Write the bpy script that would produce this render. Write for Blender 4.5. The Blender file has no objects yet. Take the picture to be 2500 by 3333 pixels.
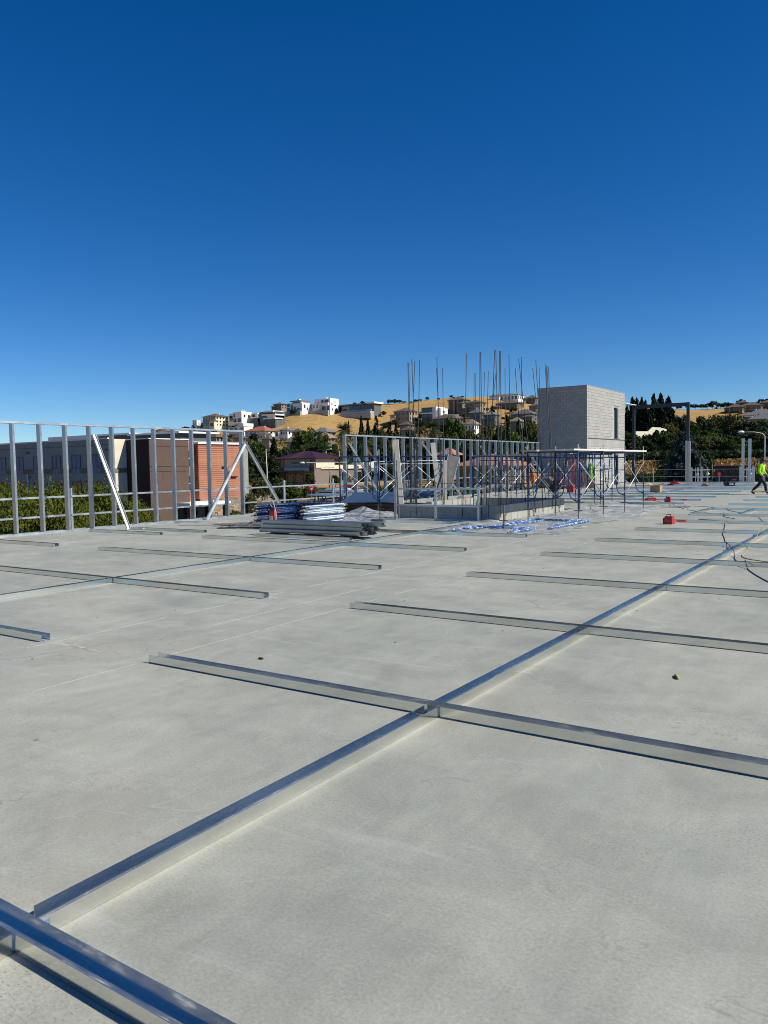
import bpy, math, random
from mathutils import Vector, Matrix
random.seed(7)
S = bpy.context.scene
COL = S.collection
R = math.radians

# ------------------------------------------------------------------ camera
EYE = 1.6                       # eye height above the roof deck (deck top is z = 0)
F_PX, PITCH, ROLL, YAW = 2528.77, 0.0584307, -0.0181099, 0.5921065
head = Vector((-math.sin(YAW), math.cos(YAW), 0)); right0 = Vector((math.cos(YAW), math.sin(YAW), 0)); Zax = Vector((0, 0, 1))
fwd = head*math.cos(PITCH) - Zax*math.sin(PITCH)
down0 = -(Zax*math.cos(PITCH) + head*math.sin(PITCH))
rgt = right0*math.cos(ROLL) - down0*math.sin(ROLL)
dwn = right0*math.sin(ROLL) + down0*math.cos(ROLL)
cam_d = bpy.data.cameras.new("camera"); cam = bpy.data.objects.new("camera", cam_d); COL.objects.link(cam)
M = Matrix.Identity(4)
for i in range(3):
    M[i][0] = rgt[i]; M[i][1] = -dwn[i]; M[i][2] = -fwd[i]
M[2][3] = EYE
cam.matrix_world = M
cam_d.sensor_fit = 'HORIZONTAL'; cam_d.sensor_width = 36; cam_d.lens = 36*F_PX/2500
cam_d.clip_start = 0.05; cam_d.clip_end = 20000
S.camera = cam

# ------------------------------------------------------------------ sky, sun, exposure
SUN = Vector((1.22, 0.38, 1.0)).normalized()         # direction towards the sun
sun_el = math.asin(SUN.z); sun_az = math.atan2(SUN.x, SUN.y)
wd = bpy.data.worlds.new("World"); S.world = wd; wd.use_nodes = True
nt = wd.node_tree; nt.nodes.clear()
sky = nt.nodes.new('ShaderNodeTexSky'); sky.sky_type = 'NISHITA'; sky.sun_disc = False
sky.sun_elevation = sun_el; sky.sun_rotation = sun_az
sky.altitude = 2500; sky.air_density = 1.0; sky.dust_density = 0.3; sky.ozone_density = 1.0
hs = nt.nodes.new('ShaderNodeHueSaturation'); hs.inputs['Saturation'].default_value = 1.45; hs.inputs['Value'].default_value = 1.0
bgn = nt.nodes.new('ShaderNodeBackground'); bgn.inputs[1].default_value = 0.0937
wo = nt.nodes.new('ShaderNodeOutputWorld')
tint = nt.nodes.new('ShaderNodeMix'); tint.data_type = 'RGBA'; tint.blend_type = 'MULTIPLY'; tint.inputs[0].default_value = 1.0; tint.inputs[7].default_value = (.64, .803, 1, 1)   # white balance of the whole sky
nt.links.new(sky.outputs[0], hs.inputs['Color']); nt.links.new(hs.outputs[0], tint.inputs[6]); nt.links.new(tint.outputs[2], bgn.inputs[0]); nt.links.new(bgn.outputs[0], wo.inputs[0])
sl = bpy.data.lights.new("sun", 'SUN'); sl.energy = 5.0; sl.angle = R(0.53); sl.color = (1.0, 0.95, 0.84)
so = bpy.data.objects.new("sun", sl); COL.objects.link(so); so.rotation_euler = SUN.to_track_quat('Z', 'Y').to_euler(); so.location = (20, 8, 40)
S.view_settings.view_transform = 'Standard'; S.view_settings.look = 'None'
S.view_settings.exposure = 0.2; S.view_settings.gamma = 1.0; S.view_settings.use_curve_mapping = False
S.cycles.max_bounces = 8; S.cycles.transparent_max_bounces = 12
S.cycles.use_denoising = True; S.cycles.filter_width = 1.0

# ------------------------------------------------------------------ survey helpers (bearing in source pixels -> point in the place)
def ray(px, py):
    X = (px-1250)/F_PX; Y = (py-1666.5)/F_PX
    return fwd + rgt*X + dwn*Y
def ground(px, py, z=0.0):
    r = ray(px, py); t = (z-EYE)/r.z; return Vector((r.x*t, r.y*t, z))
def on_y(px, py, y):
    r = ray(px, py); t = y/r.y; return Vector((r.x*t, y, EYE+r.z*t))
def on_x(px, py, x):
    r = ray(px, py); t = x/r.x; return Vector((x, r.y*t, EYE+r.z*t))
def at(px, py, d):
    r = ray(px, py); t = d/math.hypot(r.x, r.y); return Vector((r.x*t, r.y*t, EYE+r.z*t))

# ------------------------------------------------------------------ material helpers
MATS = {}
def newmat(name):
    m = bpy.data.materials.new(name); m.use_nodes = True; MATS[name] = m
    n = m.node_tree.nodes; b = n.get('Principled BSDF')
    return m, m.node_tree, b
def N(t, kind, **kw):
    n = t.nodes.new('ShaderNode'+kind)
    for k, v in kw.items(): setattr(n, k, v)
    return n
def ramp(t, src, stops):
    r = N(t, 'ValToRGB'); e = r.color_ramp.elements
    while len(e) > 1: e.remove(e[-1])
    e[0].position = stops[0][0]; c = stops[0][1]; e[0].color = (*c, 1) if len(c) == 3 else c
    for p, c in stops[1:]:
        x = e.new(p); x.color = (*c, 1)
    t.links.new(src, r.inputs[0]); return r.outputs[0]
def noise(t, vec, scale, detail=4, rough=.55, dist=0.0):
    n = N(t, 'TexNoise'); n.inputs['Scale'].default_value = scale; n.inputs['Detail'].default_value = detail
    n.inputs['Roughness'].default_value = rough; n.inputs['Distortion'].default_value = dist
    t.links.new(vec, n.inputs['Vector']); return n.outputs['Fac']
def mixc(t, fac, a, b, blend='MIX'):
    m = N(t, 'Mix', data_type='RGBA', blend_type=blend)
    for i, v in ((0, fac), (6, a), (7, b)):
        if isinstance(v, (int, float)): m.inputs[i].default_value = v
        elif isinstance(v, tuple): m.inputs[i].default_value = (*v, 1)
        else: t.links.new(v, m.inputs[i])
    return m.outputs[2]
def mapping(t, src, scale=(1, 1, 1), rot=(0, 0, 0)):
    mp = N(t, 'Mapping'); mp.inputs['Scale'].default_value = scale; mp.inputs['Rotation'].default_value = rot
    t.links.new(src, mp.inputs['Vector']); return mp.outputs[0]
def bump(t, b, h, strength=.2, dist=.01):
    n = N(t, 'Bump'); n.inputs['Strength'].default_value = strength; n.inputs['Distance'].default_value = dist
    t.links.new(h, n.inputs['Height']); t.links.new(n.outputs[0], b.inputs['Normal'])
def plain(name, c, rough=.7, metal=0.0, var=.18, scale=3.0, bmp=0.0, spec=None, island=0.0):
    """base colour with noise variation (wear), optional variation from piece to piece"""
    m, t, b = newmat(name)
    tc = N(t, 'TexCoord').outputs['Object']
    f = noise(t, tc, scale, 5)
    lo = tuple(max(0, x*(1-var)) for x in c); hi = tuple(min(1, x*(1+var)) for x in c)
    col = ramp(t, f, [(.3, lo), (.7, hi)])
    if island:
        g = N(t, 'NewGeometry').outputs['Random Per Island']
        oi = N(t, 'ObjectInfo').outputs['Random']
        ad = N(t, 'Math', operation='ADD'); t.links.new(g, ad.inputs[0]); t.links.new(oi, ad.inputs[1])
        fr = N(t, 'Math', operation='FRACT'); t.links.new(ad.outputs[0], fr.inputs[0])
        k = ramp(t, fr.outputs[0], [(0, (1-island,)*3), (1, (1+island,)*3)])
        col = mixc(t, 1.0, col, k, 'MULTIPLY')
    t.links.new(col, b.inputs['Base Color'])
    b.inputs['Roughness'].default_value = rough; b.inputs['Metallic'].default_value = metal
    if spec is not None: b.inputs['Specular IOR Level'].default_value = spec
    if bmp: bump(t, b, noise(t, tc, scale*8, 4), bmp, .01)
    return m

def make_materials():
    # --- poured concrete deck
    m, t, b = newmat('deck_concrete')
    tc = N(t, 'TexCoord').outputs['Object']
    big = noise(t, tc, .30, 7, .62, .7)
    mid = noise(t, tc, 1.7, 6, .6, .9)
    streak = noise(t, mapping(t, tc, (7, 1.1, 1), (0, 0, R(28))), 1.5, 6, .68, .6)
    swirl = noise(t, mapping(t, tc, (1.2, 6, 1), (0, 0, R(-35))), 1.3, 6, .68, 1.4)
    fine = noise(t, tc, 70, 5, .8)
    def g(v): return (v, v, v)
    col = ramp(t, big, [(.26, (.300, .312, .268)), (.5, (.378, .380, .322)), (.74, (.452, .442, .368))])
    for f_, lo, hi in ((mid, .85, 1.12), (streak, .93, 1.06), (fine, .74, 1.20)):
        col = mixc(t, 1.0, col, ramp(t, f_, [(.28, g(lo)), (.72, g(hi))]), 'MULTIPLY')
    warm = noise(t, tc, .75, 5, .6, .4)
    col = mixc(t, ramp(t, warm, [(.54, (0, 0, 0)), (.72, (.38, .38, .38))]), col, (.36, .315, .262))
    cool = noise(t, mapping(t, tc, (1, 1, 1), (0, 0, 1.1)), .6, 5, .6, .8)
    col = mixc(t, ramp(t, cool, [(.56, (0, 0, 0)), (.72, (.35, .35, .35))]), col, (.235, .262, .262))
    # trowel nicks: small dark dashes in patches
    for sc_, rot_, st_, th_, ms_, m0, am, cc in ((24, -20, 2.6, .13, .75, .54, .70, (.150, .155, .150)), (11, 25, 3.4, .075, .5, .52, .85, (.120, .124, .120)), (34, 60, 1.6, .16, 1.1, .57, .50, (.185, .19, .182)), (14, -50, 3.0, .10, .6, .55, .7, (.50, .495, .46))):
        vo = N(t, 'TexVoronoi', feature='F1', voronoi_dimensions='2D'); vo.inputs['Scale'].default_value = sc_; vo.inputs['Randomness'].default_value = 1
        wob = N(t, 'TexNoise'); wob.inputs['Scale'].default_value = 6; t.links.new(tc, wob.inputs['Vector'])
        t.links.new(mapping(t, mixc(t, .03, tc, wob.outputs['Color']), (1, st_, 1), (0, 0, R(rot_))), vo.inputs['Vector'])
        nick = ramp(t, vo.outputs['Distance'], [(.0, (1, 1, 1)), (th_*.6, (1, 1, 1)), (th_, (0, 0, 0))])
        patch = ramp(t, noise(t, mapping(t, tc, (1, 1, 1), (0, 0, rot_)), ms_, 4, .6), [(m0, (0, 0, 0)), (m0+.12, (am,)*3)])
        col = mixc(t, mixc(t, 1.0, nick, patch, 'MULTIPLY'), col, cc)
    # darker damp-looking stains with crisp edges
    stn = ramp(t, noise(t, mapping(t, tc, (1, 1.5, 1), (0, 0, .7)), .55, 8, .62, .5), [(.565, (0, 0, 0)), (.585, (.14, .14, .14)), (.70, (.06, .06, .06)), (.8, (0, 0, 0))])
    col = mixc(t, stn, col, (.20, .206, .195))
    # pale dust wipes
    wipe = ramp(t, noise(t, mapping(t, tc, (.35, 2.2, 1), (0, 0, R(14))), 1.2, 7, .7, 1.2), [(.57, (0, 0, 0)), (.74, (.6, .6, .6))])
    col = mixc(t, wipe, col, (.47, .468, .44))
    # crisp scratches and trowel arcs: narrow bands of a warped noise
    for sc_, seedrot, wd, mask_s, cc, am in ((1.1, .4, .0035, .5, (.17, .172, .165), .55), (.55, 2.0, .0028, .45, (.50, .495, .46), .5), (2.6, 1.2, .006, .8, (.20, .202, .195), .45)):
        nz = noise(t, mapping(t, tc, (1, 2.2, 1), (0, 0, seedrot)), sc_, 3, .5, 1.6)
        band = ramp(t, nz, [(.5-wd*2, (0, 0, 0)), (.5, (1, 1, 1)), (.5+wd*2, (0, 0, 0))])
        mk = ramp(t, noise(t, mapping(t, tc, (1, 1, 1), (0, 0, seedrot+1)), mask_s, 3, .6), [(.52, (0, 0, 0)), (.60, (am,)*3)])
        col = mixc(t, mixc(t, 1.0, band, mk, 'MULTIPLY'), col, cc)
    # hairline cracks
    vc = N(t, 'TexVoronoi', feature='DISTANCE_TO_EDGE', voronoi_dimensions='2D'); vc.inputs['Scale'].default_value = .42
    wv = N(t, 'TexNoise'); wv.inputs['Scale'].default_value = 2.2; wv.inputs['Detail'].default_value = 6; t.links.new(tc, wv.inputs['Vector'])
    t.links.new(mixc(t, .22, tc, wv.outputs['Color']), vc.inputs['Vector'])
    crk = ramp(t, vc.outputs['Distance'], [(0, (1, 1, 1)), (.0018, (.8, .8, .8)), (.0035, (0, 0, 0))])
    crk = mixc(t, 1.0, crk, ramp(t, noise(t, tc, .45, 3), [(.52, (0, 0, 0)), (.6, (.6, .6, .6))]), 'MULTIPLY')
    col = mixc(t, crk, col, (.14, .14, .138))
    t.links.new(col, b.inputs['Base Color'])
    t.links.new(ramp(t, mid, [(.3, (.62,)*3), (.7, (.82,)*3)]), b.inputs['Roughness'])
    b.inputs['Specular IOR Level'].default_value = .22
    bump(t, b, mixc(t, .5, fine, mid), .22, .006)
    # --- galvanised steel, fresh and glossy (floor track) / duller (studs)
    for nm, c, r0, r1, sc in (('galvanised', (.735, .745, .72), .11, .20, 1.2), ('galvanised_stud', (.40, .43, .445), .28, .44, 5), ('galvanised_dull', (.58, .61, .62), .30, .46, 4)):
        m, t, b = newmat(nm)
        tc = N(t, 'TexCoord').outputs['Object']
        f = noise(t, tc, sc, 4, .5)
        t.links.new(ramp(t, f, [(.3, tuple(x*.9 for x in c)), (.7, tuple(min(1, x*1.08) for x in c))]), b.inputs['Base Color'])
        t.links.new(ramp(t, f, [(.3, (r0,)*3), (.7, (r1,)*3)]), b.inputs['Roughness'])
        b.inputs['Metallic'].default_value = 1.0
        df = N(t, 'BsdfDiffuse'); df.inputs[0].default_value = (*[x*.95 for x in c], 1); mx = N(t, 'MixShader'); mx.inputs[0].default_value = .12
        if nm == 'galvanised':           # building dust lies on the level web
            sp_ = N(t, 'SeparateXYZ'); t.links.new(N(t, 'NewGeometry').outputs['Normal'], sp_.inputs[0])
            cl_ = N(t, 'Math', operation='MULTIPLY', use_clamp=True); t.links.new(sp_.outputs['Z'], cl_.inputs[0])
            t.links.new(ramp(t, noise(t, mapping(t, tc, (1, 6, 6)), 5, 6, .7), [(.40, (.05,)*3), (.58, (.16,)*3), (.70, (.70,)*3)]), cl_.inputs[1])
            ad_ = N(t, 'Math', operation='ADD'); ad_.inputs[1].default_value = .01; t.links.new(cl_.outputs[0], ad_.inputs[0]); t.links.new(ad_.outputs[0], mx.inputs[0])
        t.links.new(b.outputs[0], mx.inputs[1]); t.links.new(df.outputs[0], mx.inputs[2]); t.links.new(mx.outputs[0], t.nodes['Material Output'].inputs[0])
    # --- concrete block
    m, t, b = newmat('block')
    tc = N(t, 'TexCoord').outputs['Object']
    g = N(t, 'NewGeometry').outputs['Random Per Island']; oi = N(t, 'ObjectInfo').outputs['Random']
    ad = N(t, 'Math', operation='ADD'); t.links.new(g, ad.inputs[0]); t.links.new(oi, ad.inputs[1])
    fr = N(t, 'Math', operation='FRACT'); t.links.new(ad.outputs[0], fr.inputs[0])
    col = ramp(t, fr.outputs[0], [(0, (.325, .323, .295)), (.5, (.375, .372, .338)), (1, (.43, .424, .383))])
    col = mixc(t, .22, col, ramp(t, noise(t, tc, 9, 5, .65), [(.3, (.27, .27, .255)), (.7, (.46, .455, .425))]))
    col = mixc(t, .25, col, ramp(t, noise(t, tc, 70, 3, .7), [(.35, (.15, .15, .145)), (.65, (.42, .415, .4))]))
    t.links.new(col, b.inputs['Base Color']); b.inputs['Roughness'].default_value = .92; b.inputs['Specular IOR Level'].default_value = .2
    bump(t, b, noise(t, tc, 90, 3), .3, .004)
    plain('mortar', (.41, .40, .365), .95, var=.12, scale=6, spec=.15)
    # --- painted and bare metals
    plain('blue_tube', (.016, .052, .15), .38, .2, var=.3, scale=9)
    m, t, b = newmat('blue_worn')
    tc = N(t, 'TexCoord').outputs['Object']
    f = noise(t, tc, 14, 5, .7)
    t.links.new(ramp(t, f, [(.40, (.028, .09, .32)), (.52, (.07, .19, .46)), (.60, (.62, .66, .66))]), b.inputs['Base Color'])
    b.inputs['Roughness'].default_value = .5
    m, t, b = newmat('blue_scuffed')
    tc = N(t, 'TexCoord').outputs['Object']
    t.links.new(ramp(t, noise(t, tc, 17, 5, .7), [(.42, (.008, .022, .085)), (.60, (.02, .060, .19)), (.72, (.34, .42, .52))]), b.inputs['Base Color']); b.inputs['Roughness'].default_value = .45
    m, t, b = newmat('pale_sunlit_worn')  # worn paint, with the pallor of the sunlit side put into the colour
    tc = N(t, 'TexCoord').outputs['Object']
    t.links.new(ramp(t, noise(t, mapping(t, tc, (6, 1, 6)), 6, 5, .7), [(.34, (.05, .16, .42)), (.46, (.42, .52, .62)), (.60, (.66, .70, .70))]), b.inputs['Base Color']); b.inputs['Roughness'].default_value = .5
    plain('zinc_brace', (.62, .61, .58), .4, .7, var=.12)
    plain('rust_jack', (.17, .155, .14), .6, .6, var=.3, scale=20)
    plain('rebar', (.040, .040, .042), .8, .0, var=.35, scale=30)
    plain('dark_steel', (.022, .034, .052), .45, .3, var=.2)
    plain('dirty_tube', (.30, .265, .22), .8, .1, var=.4, scale=16)
    plain('black_rubber', (.014, .014, .015), .6, var=.3)
    # --- timber, boards
    m, t, b = newmat('plank')
    tc = N(t, 'TexCoord').outputs['Object']
    f = noise(t, mapping(t, tc, (14, .8, 14)), 2, 5, .6)
    t.links.new(ramp(t, f, [(.3, (.42, .35, .26)), (.7, (.62, .55, .44))]), b.inputs['Base Color']); b.inputs['Roughness'].default_value = .75
    plain('lumber_dark', (.115, .062, .036), .8, var=.4, scale=5, island=.3)
    plain('form_ply', (.265, .258, .24), .7, var=.25, scale=6, bmp=.1)
    plain('raw_edge', (.66, .60, .49), .8, var=.12)
    plain('white_board', (.72, .68, .59), .75, var=.08)
    plain('cardboard', (.40, .26, .14), .85, var=.15)
    # --- plastics, cloth, tools
    m, t, b = newmat('poly_sheet')
    tc = N(t, 'TexCoord').outputs['Object']
    tr = N(t, 'BsdfTransparent'); tr.inputs[0].default_value = (.9, .92, .93, 1)
    b.inputs['Base Color'].default_value = (.60, .62, .63, 1); b.inputs['Roughness'].default_value = .28; b.inputs['Specular IOR Level'].default_value = .6
    mx = N(t, 'MixShader')
    t.links.new(ramp(t, noise(t, tc, 2.3, 5, .6, .8), [(.35, (.22,)*3), (.68, (.60,)*3)]), mx.inputs[0])
    t.links.new(tr.outputs[0], mx.inputs[1]); t.links.new(b.outputs[0], mx.inputs[2])
    t.links.new(mx.outputs[0], t.nodes['Material Output'].inputs[0])
    plain('red_plastic', (.42, .018, .022), .4, var=.15)
    plain('red_faded', (.36, .055, .05), .6, var=.45, scale=14)
    plain('chalk', (.46, .445, .41), .95, var=.1)
    plain('hose_grey', (.42, .38, .34), .7)
    plain('hi_vis', (.40, .72, .02), .8, var=.12, scale=9)
    plain('hi_vis_orange', (.72, .20, .02), .8, var=.12, scale=9)
    plain('reflective_band', (.55, .57, .55), .4, var=.05)
    plain('trousers', (.016, .018, .021), .85, var=.3)
    plain('boots', (.010, .010, .010), .6)
    plain('skin', (.26, .135, .085), .55, var=.05)
    plain('dark_helmet', (.02, .021, .023), .35)
    plain('yellow_plastic', (.55, .42, .03), .45, var=.15)
    plain('cord_yellow', (.42, .34, .13), .6)
    plain('cord_black', (.018, .018, .018), .55)
    plain('white_metal', (.72, .72, .70), .4, var=.06)
    # --- ground and roads
    m, t, b = newmat('terrain')
    tc = N(t, 'TexCoord').outputs['Object']
    f1 = noise(t, tc, .02, 6, .6, .4); f2 = noise(t, tc, .14, 6, .7, .6)
    col = ramp(t, f1, [(.3, (.30, .170, .052)), (.55, (.50, .305, .102)), (.75, (.62, .405, .150))])
    col = mixc(t, .5, col, ramp(t, f2, [(.3, (.19, .102, .034)), (.5, (.44, .27, .092)), (.72, (.67, .45, .175))]))
    col = mixc(t, .3, col, ramp(t, noise(t, mapping(t, tc, (1, 1, 5)), .9, 5, .7), [(.3, (.13, .08, .035)), (.7, (.60, .43, .22))]))
    t.links.new(col, b.inputs['Base Color']); b.inputs['Roughness'].default_value = 1; b.inputs['Specular IOR Level'].default_value = .05
    bump(t, b, f2, .6, .8)
    plain('asphalt', (.052, .052, .054), .9, var=.2, scale=.4)
    plain('road_light', (.20, .195, .19), .9, var=.15, scale=.3)
    plain('kerb', (.42, .40, .37), .9, var=.1, scale=1)
    plain('bark_mulch', (.085, .052, .034), .95, var=.4, scale=2)
    plain('paint_line', (.65, .65, .62), .8, var=.1)
    plain('dirt_bank', (.34, .20, .085), 1, var=.3, scale=.6, spec=.05)
    # --- building skins
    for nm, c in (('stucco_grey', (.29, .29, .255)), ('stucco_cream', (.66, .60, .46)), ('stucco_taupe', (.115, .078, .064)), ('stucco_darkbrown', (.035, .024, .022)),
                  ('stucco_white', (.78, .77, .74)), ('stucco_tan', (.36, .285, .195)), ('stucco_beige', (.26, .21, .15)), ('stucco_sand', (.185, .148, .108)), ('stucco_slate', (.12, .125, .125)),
                  ('band_olive', (.20, .165, .10)), ('trim_white', (.80, .79, .76)), ('retaining', (.36, .345, .315)), ('fence_cream', (.72, .67, .52)), ('wall_greybrown', (.20, .17, .145))):
        plain(nm, c, .9, var=.08, scale=1.2, spec=.2)
    for nm, c in (('roof_brown', (.135, .098, .076)), ('roof_grey', (.115, .112, .108)), ('roof_slate', (.16, .165, .165)), ('roof_orange', (.36, .13, .07)), ('roof_red', (.30, .075, .05)), ('roof_tan', (.27, .205, .145)), ('roof_terracotta', (.38, .165, .105))):
        m, t, b = newmat(nm)
        tc = N(t, 'TexCoord').outputs['Object']
        f = noise(t, tc, 1.1, 5, .7)
        col = ramp(t, f, [(.3, tuple(x*.75 for x in c)), (.7, tuple(min(1, x*1.2) for x in c))])
        w = N(t, 'TexWave', bands_direction='Z'); w.inputs['Scale'].default_value = 1.3; w.inputs['Distortion'].default_value = .6; t.links.new(tc, w.inputs['Vector'])
        col = mixc(t, .35, col, mixc(t, w.outputs['Fac'], tuple(x*.7 for x in c), tuple(min(1, x*1.2) for x in c)))
        t.links.new(col, b.inputs['Base Color']); b.inputs['Roughness'].default_value = .9
    plain('metal_roof_maroon', (.075, .022, .030), .4, .3, var=.1, scale=.5)
    plain('red_siding', (.36, .145, .078), .75, var=.08, scale=1.5, island=.08)
    plain('siding_gap', (.05, .018, .01), .9)
    plain('ledge_stone', (.28, .205, .145), .95, var=.25, scale=2, island=.45)
    plain('stone_dark', (.105, .07, .052), .95, var=.3, scale=2, island=.4)
    m, t, b = newmat('glass'); b.inputs['Base Color'].default_value = (.012, .016, .02, 1); b.inputs['Roughness'].default_value = .06; b.inputs['Specular IOR Level'].default_value = .8
    m, t, b = newmat('glass_painted_sky')  # blue of the reflected sky painted into the window colour
    tc = N(t, 'TexCoord').outputs['Object']
    t.links.new(ramp(t, noise(t, mapping(t, tc, (3, 3, .2)), 2, 3), [(.35, (.045, .085, .16)), (.65, (.10, .165, .28))]), b.inputs['Base Color'])
    b.inputs['Roughness'].default_value = .35; b.inputs['Specular IOR Level'].default_value = .3
    plain('frame_dark', (.03, .028, .026), .5)
    plain('sign_green', (.02, .16, .11), .6); plain('sign_blue', (.03, .10, .20), .6); plain('sign_red', (.50, .03, .035), .5); plain('sign_white', (.8, .8, .8), .5)
    # --- cars
    for nm, c in (('car_white', (.75, .76, .76)), ('car_silver', (.36, .38, .40)), ('car_navy', (.012, .016, .055)), ('car_black', (.012, .012, .014)), ('car_red', (.35, .02, .02)), ('car_blue', (.10, .16, .24))):
        m = plain(nm, c, .25, .1, var=.03); m.node_tree.nodes['Principled BSDF'].inputs['Coat Weight'].default_value = .6
    plain('tyre', (.012, .012, .012), .8); plain('rim', (.35, .36, .37), .35, .8)
    # --- foliage
    plain('trunk', (.075, .052, .036), .95, var=.3, scale=6)
    plain('twig', (.30, .235, .18), .9, var=.2)
    def leaf(nm, c1, c2, c3, sc=.5):
        m, t, b = newmat(nm)
        tc = N(t, 'TexCoord').outputs['Object']
        g = N(t, 'NewGeometry').outputs['Random Per Island']
        col = mixc(t, .5, ramp(t, noise(t, tc, sc, 4, .65), [(.32, c1), (.52, c2), (.72, c3)]), ramp(t, g, [(0, c1), (.5, c2), (1, c3)]))
        oi = N(t, 'ObjectInfo').outputs['Random']
        col = mixc(t, 1.0, col, ramp(t, oi, [(0, (.82, .86, .8)), (.5, (1, 1, 1)), (1, (1.15, 1.08, .95))]), 'MULTIPLY')
        t.links.new(col, b.inputs['Base Color']); b.inputs['Roughness'].default_value = .7; b.inputs['Specular IOR Level'].default_value = .15
        tl = N(t, 'BsdfTranslucent'); t.links.new(col, tl.inputs[0])
        mx = N(t, 'MixShader'); mx.inputs[0].default_value = .22
        t.links.new(b.outputs[0], mx.inputs[1]); t.links.new(tl.outputs[0], mx.inputs[2]); t.links.new(mx.outputs[0], t.nodes['Material Output'].inputs[0])
    leaf('leaf_locust', (.040, .060, .010), (.095, .115, .016), (.165, .165, .026), .9)
    leaf('leaf_green', (0.026, 0.048, 0.013), (0.064, 0.099, 0.021), (0.120, 0.160, 0.035))
    leaf('leaf_dark', (0.014, 0.027, 0.012), (0.031, 0.051, 0.019), (0.061, 0.082, 0.031))
    leaf('leaf_conifer', (0.008, 0.016, 0.009), (0.016, 0.030, 0.015), (0.030, 0.049, 0.023))
    leaf('leaf_olive', (0.041, 0.049, 0.016), (0.092, 0.095, 0.030), (0.155, 0.142, 0.049))
    leaf('leaf_yellow', (0.069, 0.075, 0.014), (0.144, 0.138, 0.025), (0.213, 0.190, 0.046))
    leaf('leaf_spruce', (.035, .050, .044), (.068, .090, .080), (.115, .140, .125))
    leaf('leaf_palm', (0.025, 0.042, 0.017), (0.059, 0.078, 0.034), (0.112, 0.129, 0.063))
    leaf('leaf_dead', (.12, .085, .045), (.20, .145, .085), (.29, .22, .135))
    leaf('leaf_straw', (.26, .155, .055), (.44, .28, .11), (.60, .42, .19))
    leaf('leaf_rust', (.10, .045, .015), (.16, .075, .025), (.20, .11, .04))
make_materials()

# ------------------------------------------------------------------ mesh helpers
class MB:
    def __init__(s): s.v = []; s.f = []; s.m = []
    def add(s, vs, fs, mi=0):
        o = len(s.v); s.v += [tuple(v) for v in vs]; s.f += [tuple(i+o for i in f) for f in fs]; s.m += [mi]*len(fs); return s
    def box(s, a, b, mi=0):
        x0, y0, z0 = a; x1, y1, z1 = b
        return s.add([(x0,y0,z0),(x1,y0,z0),(x1,y1,z0),(x0,y1,z0),(x0,y0,z1),(x1,y0,z1),(x1,y1,z1),(x0,y1,z1)],
                     [(0,3,2,1),(4,5,6,7),(0,1,5,4),(1,2,6,5),(2,3,7,6),(3,0,4,7)], mi)
    def obox(s, c, ux, uy, uz, mi=0):
        """box with centre c and half-axis vectors"""
        c = Vector(c); ux = Vector(ux); uy = Vector(uy); uz = Vector(uz)
        vs = [c+ux*i+uy*j+uz*k for k in (-1, 1) for (i, j) in ((-1,-1),(1,-1),(1,1),(-1,1))]
        return s.add(vs, [(0,3,2,1),(4,5,6,7),(0,1,5,4),(1,2,6,5),(2,3,7,6),(3,0,4,7)], mi)
    def bar(s, p0, p1, w, h, up=(0,0,1), mi=0):
        p0 = Vector(p0); p1 = Vector(p1); d = (p1-p0); L = d.length; d.normalize()
        up = Vector(up); a = d.cross(up)
        if a.length < 1e-4: a = d.cross(Vector((1,0,0)))
        a.normalize(); u = a.cross(d).normalized()
        return s.obox((p0+p1)/2, d*L/2, a*w/2, u*h/2, mi)
    def tube(s, pts, r, n=8, mi=0, cap=True):
        pts = [Vector(p) for p in pts]; rings = []; k = len(pts)
        rr = r if isinstance(r, (list, tuple)) else [r]*k
        ref = None
        for i, p in enumerate(pts):
            d = (pts[min(i+1, k-1)]-pts[max(i-1, 0)]).normalized()
            if ref is None: ref = Vector((0,0,1)) if abs(d.z) < .9 else Vector((1,0,0))
            a = d.cross(ref)
            if a.length < 1e-4: a = d.cross(Vector((0,1,0)))
            a.normalize(); u = d.cross(a).normalized(); ref = a.cross(d)
            if ref.length < 1e-4: ref = u
            rings.append([p+(a*math.cos(2*math.pi*j/n)+u*math.sin(2*math.pi*j/n))*rr[i] for j in range(n)])
        vs = [v for q in rings for v in q]; fs = []
        for i in range(k-1):
            for j in range(n):
                fs.append((i*n+j, i*n+(j+1)%n, (i+1)*n+(j+1)%n, (i+1)*n+j))
        if cap: fs.append(tuple(range(n-1,-1,-1))); fs.append(tuple((k-1)*n+j for j in range(n)))
        return s.add(vs, fs, mi)
    def prism(s, poly, p0, axis, mi=0):
        """extrude polygon (list of 3-D points) by axis"""
        a = Vector(axis); n = len(poly); vs = [Vector(p)+Vector(p0) for p in poly]; vs += [v+a for v in vs]
        fs = [tuple(range(n-1,-1,-1)), tuple(range(n, 2*n))]+[(i,(i+1)%n,(i+1)%n+n,i+n) for i in range(n)]
        return s.add(vs, fs, mi)
    def mesh(s, name, mats, smooth=False):
        me = bpy.data.meshes.new(name); me.from_pydata(s.v, [], s.f)
        for m in (mats if isinstance(mats, (list, tuple)) else [mats]): me.materials.append(MATS[m])
        if any(s.m): me.polygons.foreach_set('material_index', s.m)
        if smooth: me.polygons.foreach_set('use_smooth', [True]*len(me.polygons))
        me.update(); return me
    def build(s, name, mats, parent=None, loc=None, smooth=False):
        return link(name, s.mesh(name, mats, smooth), parent, loc)
def link(name, me, parent=None, loc=None, rz=0.0, scale=None):
    o = bpy.data.objects.new(name, me); COL.objects.link(o)
    if parent is not None: o.parent = parent
    if loc is not None: o.location = loc
    if rz: o.rotation_euler.z = rz
    if scale is not None: o.scale = scale
    return o
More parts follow.
